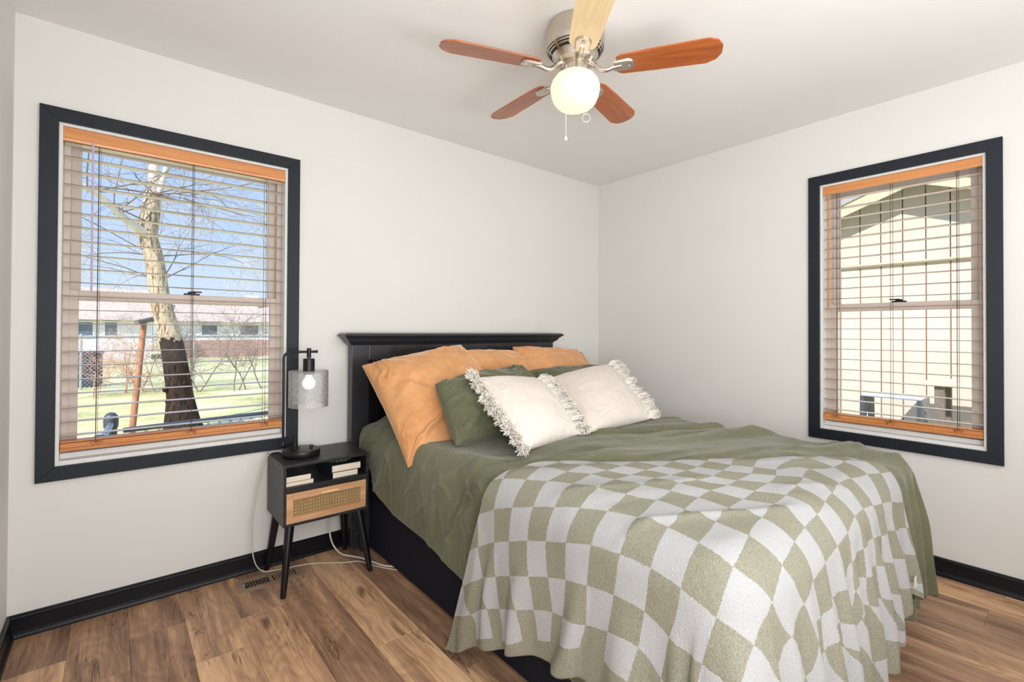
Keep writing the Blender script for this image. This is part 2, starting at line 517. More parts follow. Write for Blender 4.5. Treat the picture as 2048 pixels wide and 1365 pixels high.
# ------------------------------------------------------------------ blinds
def make_blind(op, side, label, wood_m, slat_m, vh, wand, wm):
    a0, a1, z0, z1 = op
    a0 += .014; a1 -= .014
    zt = z1 - .013
    loc = Vector(((a0 + a1) / 2, .035, z0)) if side == 'y' else Vector((.035, (a0 + a1) / 2, z0))
    root = thing('window_blind', loc, label, 'blind')
    def bx(b, p, q, d0, d1, r, s):
        if side == 'y': b.box(p, q, d0, d1, r, s)
        else: b.box(d0, d1, p, q, r, s)
    def pt(a, d, z): return (a, d, z) if side == 'y' else (d, a, z)
    # head rail and moulded valance
    b = MB(); bx(b, a0, a1, .018, .062, zt - .036, zt); b.build('head_rail', M['jamb'], root, bevel=.001)
    prof = [(.004, zt), (.004, zt - vh * .75), (.001, zt - vh * .82), (.004, zt - vh), (.014, zt - vh), (.014, zt)]
    b = MB()
    if side == 'y': b.prism(prof, 0, a0 - .003, a1 + .003)
    else:
        n = len(prof)
        b.add([(p[0], a0 - .003, p[1]) for p in prof] + [(p[0], a1 + .003, p[1]) for p in prof], [tuple(range(n)), tuple(range(2 * n - 1, n - 1, -1))] + [(i, (i + 1) % n, (i + 1) % n + n, i + n) for i in range(n)])
    b.build('valance', wood_m, root, bevel=.0015)
    # slats
    zs = [1.975 - i * (1.975 - .762) / 21 for i in range(22)]
    b = MB(); rnd = random.Random(3)
    for z in zs:
        if z > zt - .045: continue
        tw = .0012 * (rnd.random() - .5)
        n = len(b.v)
        cs = [(.012, -.0008), (.024, .0006), (.036, .0010), (.048, .0006), (.060, -.0008)]
        T = .0019
        vs = []
        for a in (a0 + .002, a1 - .002):
            vs += [pt(a, d, z + h + tw * (d - .035) * 20) for d, h in cs] + [pt(a, d, z + h - T + tw * (d - .035) * 20) for d, h in reversed(cs)]
        k = 10
        b.add(vs, [tuple(range(k)), tuple(range(2 * k - 1, k - 1, -1))] + [(i, (i + 1) % k, (i + 1) % k + k, i + k) for i in range(k)])
    so_ = b.build('slats', slat_m, root)
    so_.data.materials.append(M['slatedge'])
    for pg in so_.data.polygons:
        if (abs(pg.normal.y) if side == 'y' else abs(pg.normal.x)) > .7: pg.material_index = 1
    # bottom rail
    zb = z0 + .054
    b = MB(); bx(b, a0, a1, .008, .060, zb + .012, zb + .032); bx(b, a0, a1, .004, .050, zb, zb + .012); bx(b, a0, a1, .010, .060, zb + .034, zb + .040)
    b.build('bottom_rail', wood_m, root, bevel=.002)
    # ladder and lift cords
    w = a1 - a0
    b = MB()
    fr = (.13, .53, .90) if side == 'y' else (.10, .47, .865)
    rr = random.Random(9)
    for f in fr:
        a = a0 + w * f if side == 'y' else a1 - w * f
        for d in (.009, .061):
            b.tube([pt(a, d, zt - .03), pt(a, d, zb + .03)], .0011, 5)
        b.tube([pt(a + .006, .035, zt - .03), pt(a + .006, .035, zb + .03)], .0007, 5)
        for z in zs:
            b.tube([pt(a, .009, z - .002), pt(a, .061, z - .002)], .0007, 4)
        # loose curls of surplus cord lying on the bottom rail
        pth = [pt(a + .03 * math.sin(k * 1.1) * (0.4 + rr.random() * .6), .004 - .004 * rr.random(), zb + .026 + .010 * math.sin(k * 2.3)) for k in range(9)]
        b.tube(pth, .0009, 4)
    b.build('ladder_cords', M['cord'], root)
    b = MB(); a = a0 + w * wand[0] if side == 'y' else a1 - w * wand[0]
    b.tube([pt(a, -.002, zt - .048), pt(a, -.002, wand[1])], .0042, 6)
    b.tube([pt(a, .006, zt - .03), pt(a, -.002, zt - .05)], .0015, 5)
    b.build('tilt_wand', wm, root)
    return root
make_blind(WL, 'y', 'open honey wood slat blind with clear lavender wand, in the window overlooking the yard', M['blindwood'], M['slat'], .058, (.108, 1.36), M['wand'])
make_blind(WR, 'x', 'open honey wood slat blind with amber wand, in the window facing the cream shed wall', M['blindwood_y'], M['slat_y'], .046, (.045, 1.33), M['wandwood'])
# ------------------------------------------------------------------ bed
bed = thing('bed', (-1.35, -1.1, 0), 'queen bed with black panelled headboard and black fabric covered base', 'bed')
b = MB().box(-2.085, -.575, -2.135, -.13, .012, .345)
o = b.build('bed_base', simple('black_base_fabric', lin(30, 30, 40), 0.85, var=0.15, nscale=40, bump=0.3, bscale=500, spec=0.2), bed, bevel=.012, bseg=3)
b = MB().box(-2.075, -.585, -2.125, -.14, .345, .59)
b.build('mattress', M['white'], bed, bevel=.05, bseg=4)
# headboard
HX0, HX1 = -2.166, -.622
b = MB()
b.box(HX0, HX0 + .100, -.085, -.028, .01, 1.125); b.box(HX1 - .100, HX1, -.085, -.028, .01, 1.125)
b.box(HX0 + .100, HX1 - .100, -.083, -.030, 1.035, 1.125); b.box(HX0 + .100, HX1 - .100, -.083, -.030, .25, .56)
b.box(-1.43, -1.37, -.080, -.032, .56, 1.035)
hb = b.build('headboard', M['blackpaint'], bed, bevel=.003)
b = MB()
for x0, x1 in ((HX0 + .100, -1.43), (-1.37, HX1 - .100)):
    b.box(x0, x1, -.052, -.036, .56, 1.035)
    # stepped panel mould
    for i, (w_, y_) in enumerate(((.010, -.078), (.020, -.070), (.028, -.062))):
        b.box(x0, x0 + w_, y_, -.05, .56, 1.035); b.box(x1 - w_, x1, y_, -.05, .56, 1.035)
        b.box(x0, x1, y_, -.05, 1.035 - w_, 1.035); b.box(x0, x1, y_, -.05, .56, .56 + w_)
    # raised lattice strips
    xc = (x0 + x1) / 2
    for sx_ in (-1, 1):
        for off in (-.16, 0, .16):
            a = (xc + off - .12 * sx_, .60); c_ = (xc + off + .12 * sx_, .92)
            a = (max(x0 + .03, min(x1 - .03, a[0])), a[1]); c_ = (max(x0 + .03, min(x1 - .03, c_[0])), c_[1])
            b.tube([(a[0], -.054, a[1]), (c_[0], -.054, c_[1])], .0035, 6)
b.build('panel', M['deepblack'], hb)
b = MB()
capx0, capx1 = HX0 - .0, HX1 + .0
prof = [(.0, 1.118, 0), (.008, 1.121, 0), (.012, 1.127, 0), (.018, 1.130, 0), (.028, 1.140, 0), (.032, 1.148, 0), (.032, 1.151, 0), (.043, 1.156, 0), (.046, 1.163, 0), (.054, 1.166, 0), (.060, 1.172, 0), (.056, 1.180, 0), (.040, 1.187, 0)]
vs, fs = [], []
for o_, z, _ in prof:
    x0, x1, y0, y1 = HX0 - o_, HX1 + o_, -.083 - o_, -.026
    vs += [(x0, y0, z), (x1, y0, z), (x1, y1, z), (x0, y1, z)]
n = len(prof)
fs = [(i * 4 + k, i * 4 + (k + 1) % 4, (i + 1) * 4 + (k + 1) % 4, (i + 1) * 4 + k) for i in range(n - 1) for k in range(4)] + [(0, 1, 2, 3), tuple((n - 1) * 4 + k for k in range(4))]
b.add(vs, fs)
b.build('cap_moulding', M['blackpaint'], bed, bevel=.0015)
# carved band: rosettes, wreaths and leaf sprays
def rosette(xc, zc, r, lobes=5):
    pth = []
    for k in range(41):
        a = 2 * PI * k / 40
        rr = r * (1 + .10 * math.cos(a * lobes))
        pth.append((xc + rr * math.cos(a), -.0845, zc + rr * math.sin(a)))
    b.tube(pth, .0022, 5, caps=False)
    for k in range(lobes):
        a = 2 * PI * k / lobes + .3
        b.tube([(xc + .2 * r * math.cos(a), -.084, zc + .2 * r * math.sin(a)), (xc + .55 * r * math.cos(a + .3), -.0845, zc + .55 * r * math.sin(a + .3))], .0014, 5)
def spray(xa, xb, zc):
    n_ = 6; s_ = 1 if xb > xa else -1
    for k in range(n_):
        x = xa + (xb - xa) * (k + .5) / n_
        for v_ in (-1, 1):
            b.tube([(x - .012 * s_, -.0835, zc + v_ * .004), (x, -.0848, zc + v_ * .011), (x + .010 * s_, -.0835, zc + v_ * .020)], [.0008, .0028, .0008], 6)
for xs in ((-1.912, -1.880, -1.795, -1.762, -1.704, -1.646, -1.620, -1.538, -1.504), (-1.219, -1.194, -1.118, -1.083, -1.030, -.977, -.950, -.872, -.848)):
    b = MB(); zc = 1.074
    rosette(xs[0], zc, .025, 8); rosette(xs[3], zc, .024, 5); rosette(xs[4], zc, .025, 9); rosette(xs[5], zc, .024, 5); rosette(xs[8], zc, .024, 7)
    spray(xs[1], xs[2], zc); spray(xs[7], xs[6], zc)
    b.build('carving', M['deepblack'], hb, smooth=True)
b = MB()
for x in (HX0 + .02, HX1 - .06):
    MB().box(x, x + .04, -.10, -.06, 0, .10).build('foot_block', M['blackpaint'], bed, bevel=.002)
MB().box(-2.13, -2.09, -.16, -.09, .0, .34).build('side_bracket', M['blackpaint'], bed, bevel=.002)

# ------------------------------------------------------------------ nightstand
NX0, NX1, NY0, NY1, NZ0, NZ1 = -2.573, -2.172, -.335, -.035, .299, .582
ns = thing('nightstand', (-2.372, -.185, 0), 'black nightstand with open shelf and woven cane drawer on splayed legs, left of the bed', 'nightstand')
b = MB(); t = .012
b.box(NX0, NX0 + t, NY0, NY1, NZ0, NZ1 - t); b.box(NX1 - t, NX1, NY0, NY1, NZ0, NZ1 - t)
b.box(NX0, NX1, NY0, NY1, NZ1 - t, NZ1); b.box(NX0 + t, NX1 - t, NY0, NY1, NZ0, NZ0 + t)
b.box(NX0 + t, NX1 - t, NY1 - .006, NY1, NZ0 + t, .50)
b.build('cabinet_body', M['blackwood'], ns, bevel=.0012)
b = MB(); b.box(NX0 + t, NX1 - t, NY0 + .002, NY1 - .006, .451, .478)
b.build('shelf', M['blackwood'], ns, bevel=.001)
# drawer: oak frame around cane
dx0, dx1, dz0, dz1 = NX0 + t + .001, NX1 - t - .001, NZ0 + t + .001, .449
cx0, cx1, cz0, cz1 = -2.531, -2.212, .339, .418
b = MB(); y0, y1 = NY0 + .001, NY0 + .016
b.box(dx0, cx0, y0, y1, dz0, dz1); b.box(cx1, dx1, y0, y1, dz0, dz1); b.box(cx0, cx1, y0, y1, cz1, dz1); b.box(cx0, cx1, y0, y1, dz0, cz0)
dr = b.build('drawer', M['oak'], ns, bevel=.0008)
b = MB(); b.box(dx0 + .01, dx1 - .01, y1 + .004, y1 + .008, dz0, dz1 - .02)
b.build('drawer_box', M['deepblack'], dr)
# cane weave: crossing strands leave octagonal holes
b = MB(); yc = NY0 + .008; p = .0132
nx = int((cx1 - cx0) / p); nz = int((cz1 - cz0) / p)
for i in range(nx + 1):
    for d in (-.0016, .0016):
        x = cx0 + (i + .0) * (cx1 - cx0) / nx + d
        b.tube([(x, yc - .0006, cz0 - .003), (x, yc - .0006, cz1 + .003)], .0006, 4)
for k in range(nz + 1):
    for d in (-.0016, .0016):
        z = cz0 + k * (cz1 - cz0) / nz + d
        b.tube([(cx0 - .003, yc, z), (cx1 + .003, yc, z)], .0006, 4)
for k in range(-nz, nx + 1):
    px_, pz_ = (cx1 - cx0) / nx, (cz1 - cz0) / nz
    a = max(0, k); c_ = min(nx, k + nz)
    if c_ > a:
        b.tube([(cx0 + a * px_, yc + .001, cz0 + (a - k) * pz_), (cx0 + c_ * px_, yc + .001, cz0 + (c_ - k) * pz_)], .00085, 4)
        b.tube([(cx0 + a * px_, yc + .0015, cz1 - (a - k) * pz_), (cx0 + c_ * px_, yc + .0015, cz1 - (c_ - k) * pz_)], .00085, 4)
b.build('cane_panel', simple('woven_cane', lin(232, 196, 140), 0.5, var=0.12, nscale=60), dr)
b = MB(); b.box(-2.410, -2.326, NY0 - .016, NY0 + .002, .427, .436)
b.build('handle', simple('pale_wood_handle', lin(240, 200, 150), 0.4), dr, bevel=.002)
# splayed round legs
lm = simple('black_lacquer', lin(18, 18, 22), 0.25, var=0.05, bump=0)
for tx, ty, bx_, by_ in ((-2.535, -.295, -2.578, -.362), (-2.210, -.295, -2.176, -.372), (-2.535, -.075, -2.572, -.038), (-2.215, -.095, -2.186, -.060)):
    b = MB().tube([(tx, ty, NZ0 + .002), (tx + (bx_ - tx) * .5, ty + (by_ - ty) * .5, NZ0 / 2), (bx_, by_, .004), (bx_, by_, 0)], [.0215, .017, .0125, .0115], 20)
    b.build('leg', lm, ns, smooth='angle')

# ------------------------------------------------------------------ books
page = NM('page_block')
v = page.co((2, 2, 260)); nn = page.noise(v, 3, 2)
page.set(page.ramp(nn, [(0.3, lin(216, 200, 178)), (0.7, lin(240, 230, 212))]), 0.8); page.bump(nn, 0.3, 0.001)
def book(x0, x1, y0, y1, z0, z1, label, cover, hard, spine_left=True, group=None, rot=0):
    root = thing('book', ((x0 + x1) / 2, (y0 + y1) / 2, z0), label, 'book', group)
    ct = .0022 if hard else .0007
    ov = .003 if hard else 0
    b = MB(); b.box(x0 + (ct if spine_left else ov), x1 - (ov if spine_left else ct), y0 + ov, y1 - ov, z0 + ct, z1 - ct)
    b.build('pages', page.m, root, bevel=.0008)
    b = MB(); b.box(x0, x1, y0, y1, z1 - ct, z1); b.box(x0, x1, y0, y1, z0, z0 + ct)
    if hard:
        b.box(*( (x0 - .003, x0 + ct) if spine_left else (x1 - ct, x1 + .003)), y0, y1, z0 + .001, z1 - .001)
    else:
        b.box(*( (x0 - .0005, x0 + ct) if spine_left else (x1 - ct, x1 + .0005)), y0, y1, z0, z1)
    b.build('cover', cover, root, bevel=.0006)
    return root
mgreen = simple('dark_green_book_cover', lin(28, 52, 50), 0.3, var=0.25, nscale=20)
mdark = simple('dark_book_cover', lin(34, 36, 42), 0.35, var=0.2, nscale=20)
mdark2 = simple('charcoal_paper_cover', lin(52, 50, 52), 0.35, var=0.2, nscale=20)
Z = .4782
book(-2.559, -2.436, -.318, -.13, Z, Z + .0195, 'paperback at the bottom of the left pile on the nightstand shelf', mdark2, False, False, 'books on the nightstand shelf')
book(-2.559, -2.449, -.320, -.15, Z + .0200, Z + .0455, 'thicker black paperback on top of the left pile on the nightstand shelf', mdark, False, False, 'books on the nightstand shelf')
book(-2.346, -2.222, -.318, -.10, Z, Z + .0275, 'white paged book under the dark green hardback on the nightstand shelf', mdark, False, True, 'books on the nightstand shelf')
bk = book(-2.352, -2.205, -.322, -.09, Z + .0285, Z + .064, 'dark green hardback with pale cover lettering, topmost of the right pile on the nightstand', mgreen, True, True, 'books on the nightstand shelf')
def text_mesh(s, size, loc, rot, m, parent, name, ext=.0004, align='CENTER'):
    cu = bpy.data.curves.new(name, 'FONT')
    cu.body = s; cu.size = size; cu.extrude = ext; cu.align_x = align; cu.align_y = 'CENTER'
    o = bpy.data.objects.new(name, cu); C.objects.link(o)
    dg = bpy.context.evaluated_depsgraph_get()
    me = bpy.data.meshes.new_from_object(o.evaluated_get(dg))
    bpy.data.objects.remove(o)
    o = bpy.data.objects.new(name, me); C.objects.link(o)
    me.materials.clear(); me.materials.append(m)
    o.parent = parent
    o.location = Vector(loc) - org(parent); o.rotation_euler = rot
    ORG[o.name] = org(parent)
    return o
text_mesh('NONE OF THIS\nIS TRUE', .016, (-2.285, -.255, Z + .0643), (0, 0, 0), simple('pale_lettering', lin(205, 205, 190), 0.5), bk, 'cover_lettering')

# ------------------------------------------------------------------ table lamp
LX, LY, LZ = -2.452, -.178, .5822
lamp = thing('table_lamp', (LX, LY, LZ), 'black metal table lamp with seeded clear glass cylinder shade, on the nightstand', 'lamp')
bm_ = M['blackmetal']
b = MB().lathe([(.076, 0), (.083, .002), (.086, .006), (.086, .028), (.084, .031), (.078, .032), (.0, .0325)], (LX, LY, LZ), 56)
lb = b.build('lamp_base', bm_, lamp, smooth='angle')
kx, ky = LX + .045, LY - .008
b = MB().lathe([(.0075, 0), (.0075, .013), (.006, .015), (0, .015)], (kx, ky, LZ + .032), 18)
b.build('dimmer_knob', bm_, lb, smooth='angle')
px_, py_ = LX - .022, LY + .035
b = MB().lathe([(.021, 0), (.021, .005), (.014, .009), (.0135, .030), (.0105, .032), (.0105, .055), (0, .055)], (px_, py_, LZ + .032), 24)
ax, ay = px_ - .062, py_ - .03
zj = LZ + .064
b.tube([(px_ + .012, py_ + .002, zj - .005), (ax, ay, zj - .005)], .0065, 10)
b.lathe([(.010, -.012), (.0115, -.008), (.0115, .008), (.009, .012)], (ax, ay, zj), 18)
zt_ = 1.093; sx2, sy2 = -2.418, -.17
dxy = Vector((sx2 - ax, sy2 - ay, 0)).normalized()
R_ = .030
pth = [(ax, ay, zj), (ax, ay, zt_ - R_)]
for k in range(1, 9):
    a = PI / 2 * k / 8
    q = Vector((ax, ay, zt_ - R_)) + dxy * (R_ * (1 - math.cos(a))) + Vector((0, 0, R_ * math.sin(a)))
    pth.append(tuple(q))
e_ = Vector((sx2, sy2, zt_)) + dxy * .042
pth.append(tuple(e_))
b.tube(pth, .0062, 14)
b.tube([tuple(e_ - dxy * .004), tuple(e_)], .0075, 14)
b.tube([(sx2, sy2, zt_ - .030), (sx2, sy2, zt_ + .018)], .0105, 18)
b.tube([(sx2, sy2, zt_ - .036), (sx2, sy2, zt_ - .028)], .005, 10)
b.build('arm', bm_, lamp, smooth='angle')
b = MB().lathe([(.0, .0), (.024, 0), (.0275, -.003), (.0275, -.078), (.024, -.080), (0, -.080)], (sx2, sy2, zt_ - .034), 32)
so = b.build('socket', bm_, lamp, smooth='angle')
zc = .935
b = MB().lathe([(0, -.032), (.012, -.030), (.023, -.023), (.030, -.012), (.032, 0), (.030, .012), (.022, .024), (.016, .032), (.014, .046), (.0, .046)], (sx2, sy2, zc + .0), 28)
bl = NM('frosted_bulb'); bl.set(lin(250, 248, 240), 0.4); bl.b.inputs['Emission Color'].default_value = (1, .97, .92, 1); bl.b.inputs['Emission Strength'].default_value = .55
b.build('bulb', bl.m, lamp, smooth='angle')
r0, r1 = .0925, .0905
zs0, zs1 = .820, 1.000
prof = [(.027, zs1 - .002), (.080, zs1 - .002), (r0 - .002, zs1 - .001), (r0, zs1 - .006), (r0, zs0), (r1, zs0), (r1, zs1 - .008), (.080, zs1 - .006), (.027, zs1 - .006)]
b = MB().lathe([(r, z) for r, z in prof] , (sx2, sy2, 0), 64)
b.f = [f for f in b.f if len(f) == 4]
b.build('glass_shade', glass_mat('seeded_glass', (1, 1, 1, 1), diff=0.16, bump=150, ior=1.35), lamp, smooth='angle')
cordm = simple('white_cord_plastic', lin(208, 203, 190), 0.4, bump=0)
def smooth_path(pts, n=8):
    P = [Vector(p) for p in pts]; out = []
    for i in range(len(P) - 1):
        p0, p1, p2, p3 = P[max(i - 1, 0)], P[i], P[i + 1], P[min(i + 2, len(P) - 1)]
        for k in range(n):
            t = k / n
            out.append(.5 * ((2 * p1) + (-p0 + p2) * t + (2 * p0 - 5 * p1 + 4 * p2 - p3) * t * t + (-p0 + 3 * p1 - 3 * p2 + p3) * t ** 3))
    out.append(P[-1]); return out
pts = [(LX - .06, LY + .058, LZ + .005), (-2.535, -.075, .592), (-2.575, -.06, .578), (-2.608, -.05, .472), (-2.639, -.05, .294), (-2.642, -.052, .148), (-2.630, -.055, .06), (-2.60, -.062, .012), (-2.561, -.075, .0045), (-2.49, -.094, .0045), (-2.411, -.112, .0045), (-2.347, -.144, .0045), (-2.245, -.219, .0045), (-2.185, -.25, .0045), (-2.154, -.321, .0045), (-2.10, -.42, .0045), (-2.06, -.47, .0045)]
MB().tube(smooth_path(pts), .0028, 8).build('lamp_cord', cordm, lamp, smooth=True)
pts = [(-2.255, -.03, .34), (-2.262, -.05, .26), (-2.266, -.058, .194), (-2.272, -.06, .142), (-2.262, -.062, .071), (-2.240, -.075, .02), (-2.222, -.130, .0065), (-2.164, -.228, .0065), (-2.117, -.357, .0065), (-2.09, -.40, .0065), (-2.05, -.44, .0065)]
o = MB().tube(smooth_path(pts), .0045, 10).build('power_cord', simple('cream_cord', lin(222, 214, 200), 0.4, bump=0), smooth=True, at=(-2.16, -.23, 0))
tag(o, 'thick white power cord hanging behind the nightstand and running under the bed', 'cord')

# ------------------------------------------------------------------ floor vent
vt = thing('floor_vent', (-2.58, -.145, 0), 'brown metal floor register under the nightstand front edge', 'vent')
b = MB(); vx0, vx1, vy0, vy1 = -2.722, -2.438, -.212, -.082
b.box(vx0 + .0, vx1, vy0, vy0 + .032, .0005, .0045); b.box(vx0, vx1, vy1 - .032, vy1, .0005, .0045)
for xa_, xb_ in ((vx0, vx0 + .030), (vx1 - .030, vx1), (-2.588, -2.572)): b.box(xa_, xb_, vy0 + .032, vy1 - .032, .0005, .0045)
vm = simple('tan_vent_metal', lin(158, 132, 112), 0.4, 0.3)
b.build('vent_frame', vm, vt)
b = MB()
for x0, x1 in ((vx0 + .030, -2.588), (-2.572, vx1 - .030)):
    b = MB()
    for k in range(1, 9):
        x = x0 + (x1 - x0) * k / 9
        wd = .0012 if x0 < -2.6 else .0035
        b.box(x - wd, x + wd, vy0 + .033, vy1 - .033, .001, .004)
    b.build('louvres', vm, vt)
b = MB().box(vx0 + .031, vx1 - .031, vy0 + .033, vy1 - .033, .0003, .0008)
b.build('duct_opening', simple('duct_dark', (0.012, .01, .009, 1), 0.9, bump=0), vt)
b = MB().box(vx0 + .022, vx0 + .034, -.15, -.142, .004, .009)
b.build('damper_lever', M['steel'], vt, bevel=.001)

# ------------------------------------------------------------------ ceiling fan
FX, FY = -1.742, -1.345
fan = thing('ceiling_fan', (FX, FY, 2.44), 'low profile brushed nickel ceiling fan with five cherry wood blades and a lit opal globe', 'ceiling fan')
b = MB()
prof = [(.100, 2.4398), (.112, 2.434), (.117, 2.41), (.117, 2.355), (.112, 2.335), (.094, 2.318), (.085, 2.305), (.080, 2.290), (.066, 2.284), (.062, 2.280)]
b.lathe([(r, z - 2.44) for r, z in prof], (FX, FY, 2.44), 64)
mh = b.build('motor_housing', M['nickel'], fan, smooth='angle')
# dark vent slots around the lower bell
b = MB()
for (r0_, z0_, r1_, z1_) in ((.1135, 2.340, .104, 2.3285), (.1005, 2.3245, .0925, 2.3175)):
    for k in range(10):
        a0_, a1_ = 2 * PI * (k + .08) / 10, 2 * PI * (k + .92) / 10
        vs, fs = [], []
        for j in range(9):
            a = a0_ + (a1_ - a0_) * j / 8
            for r_, z_ in ((r0_ + .0012, z0_ - .0006), (r1_ + .0012, z1_ - .0010)):
                vs.append((FX + r_ * math.cos(a), FY + r_ * math.sin(a), z_))
        fs = [(2 * j, 2 * j + 1, 2 * j + 3, 2 * j + 2) for j in range(8)]
        b.add(vs, fs)
b.build('vent_slots', simple('slot_dark', lin(40, 26, 20), 0.7, bump=0), mh)
b = MB().lathe([(.058, .0), (.058, -.010), (.050, -.012), (.050, -.034), (.054, -.036), (.054, -.046), (.0, -.046)], (FX, FY, 2.284), 40)
b.build('switch_housing', M['nickel'], fan, smooth='angle')
gz = 2.184
prof = [(.052, .060), (.062, .058), (.080, .046), (.094, .026), (.100, .004), (.099, -.012), (.094, -.034), (.084, -.056), (.066, -.074), (.040, -.085), (.0, -.088)]
b = MB().lathe(prof, (FX, FY, gz), 56)
gl = NM('lit_opal_glass'); gl.set(lin(190, 180, 160), 0.15)
lw = gl.n('ShaderNodeLayerWeight'); lw.inputs[0].default_value = .35
gl.b.inputs['Emission Color'].default_value = (1.0, .86, .62, 1); gl.b.inputs['Emission Strength'].default_value = .72
gb = b.build('opal_globe', gl.m, fan, smooth=True)
cherry = wood('cherry_blade_wood', lin(138, 66, 26), lin(196, 112, 58), 0.9, 0, 0.25, (0.32, 0.68), spec=0.7)
lit_cherry = wood('lit_cherry_blade_wood', lin(236, 206, 158), lin(250, 228, 186), 0.9, 0, 0.25, spec=0.7)  # cherry blade paled: reflected light put into its colour
rgt = _r.copy(); fwd = Vector((_d.x, _d.y, 0)).normalized()
for k in range(5):
    th = math.radians(-17.0 + 72 * k)
    dr_ = (rgt * math.cos(th) + fwd * math.sin(th)).normalized()
    ang = math.atan2(dr_.y, dr_.x)
    MT = Matrix.Translation((FX, FY, 2.255)) @ Matrix.Rotation(ang, 4, 'Z')
    TW = Matrix.Rotation(math.radians(-11), 4, 'X')
    def build_local(b_, nm, m_, parent, **kw):
        # parts that carry their own turn, so the grain follows the blade
        o_ = b_.build(nm, m_, None, **kw)
        o_.parent = parent
        o_.matrix_basis = Matrix.Translation(-org(parent)) @ MT
        ORG[o_.name] = org(parent)
        return o_
    # blade outline, tapering towards the hub, clipped corners at the tip
    ol = [(.165, -.040), (.185, -.052), (.30, -.058), (.50, -.064), (.535, -.048), (.552, -.020), (.552, .020), (.535, .048), (.50, .064), (.30, .058), (.185, .052), (.165, .040)]
    b = MB()
    n = len(ol); vs = [TW @ Vector((x, y, 0)) for x, y in ol] + [TW @ Vector((x, y, .006)) for x, y in ol]
    b.add(vs, [tuple(range(n)), tuple(range(2 * n - 1, n - 1, -1))] + [(i, (i + 1) % n, (i + 1) % n + n, i + n) for i in range(n)])
    bl_ = build_local(b, 'blade', lit_cherry if k == 4 else cherry, fan, bevel=.0015)
    if k == 4: bl_['label'] = 'blade paled to carry reflected light'
    b = MB()
    # bracket: curved arm from hub, medallion plate under the blade
    b.tube(smooth_path([(.045, 0, .035), (.075, 0, .018), (.10, 0, -.006), (.125, 0, -.012), (.150, 0, -.006), (.185, 0, -.003)], 5), [.010] * 26, 10)
    pl = []
    for j in range(17):
        a = -PI / 2 + PI * j / 16
        pl.append((.205 + .030 * math.cos(a), .030 * math.sin(a)))
    pl = [(.155, -.026)] + pl + [(.155, .026)]
    n = len(pl); vs = [TW @ Vector((x, y, -.001)) for x, y in pl] + [TW @ Vector((x * .98 + .004, y * .86, -.008)) for x, y in pl]
    b.add(vs, [tuple(range(n)), tuple(range(2 * n - 1, n - 1, -1))] + [(i, (i + 1) % n, (i + 1) % n + n, i + n) for i in range(n)])
    vs = TW @ Vector((.212, 0, -.009))
    b.lathe([(.006, 0), (.005, -.003), (0, -.004)], vs, 12)
    build_local(b, 'blade_bracket', M['nickel'], fan, smooth='angle')
# pull chains
b = MB()
p1 = Vector((FX, FY, 0)) + rgt * .040 - fwd * .035
zt_ = 2.262
for k in range(46):
    z = zt_ - .003 - k * .0042
    b.lathe([(0, -.0017), (.0015, -.0008), (.0015, .0008), (0, .0017)], (p1.x, p1.y, z), 6)
b.tube([(p1.x, p1.y, zt_), (p1.x, p1.y, zt_ - .195)], .0005, 4)
zr = zt_ - .211
b.tube([(p1.x + rgt.x * .0155 * math.cos(a), p1.y + rgt.y * .0155 * math.cos(a), zr + .0155 * math.sin(a)) for a in [2 * PI * j / 28 for j in range(29)]], .0017, 6)
b.build('pull_chain', simple('pale_chain', lin(222, 218, 210), 0.25, 0.6, bump=0), fan, smooth=True)
b = MB()
p2 = Vector((FX, FY, 0)) - rgt * .040 - fwd * .030
b.tube([(p2.x, p2.y, 2.262), (p2.x, p2.y, 1.985)], .0012, 6)
b.lathe([(0, .008), (.004, .006), (.005, 0), (.0065, -.004), (.006, -.010), (.003, -.013), (0, -.013)], (p2.x, p2.y, 1.975), 14)
b.build('pull_cord', simple('white_pull_cord', lin(238, 236, 230), 0.4, bump=0), fan, smooth=True)
# ------------------------------------------------------------------ bedding
BX0, BX1, BYF = -2.140, -.500, -2.195       # outside of the hanging duvet
RE = .095
ZT = .672
IX0, IX1, IYF = BX0 + RE, BX1 - RE, BYF + RE
L1 = RE * PI / 2

def blanket_line(x, y):
    """>0 on the foot side of the throw's back fold"""
    return (-1.300 - .70 * (x + 2.09)) - y

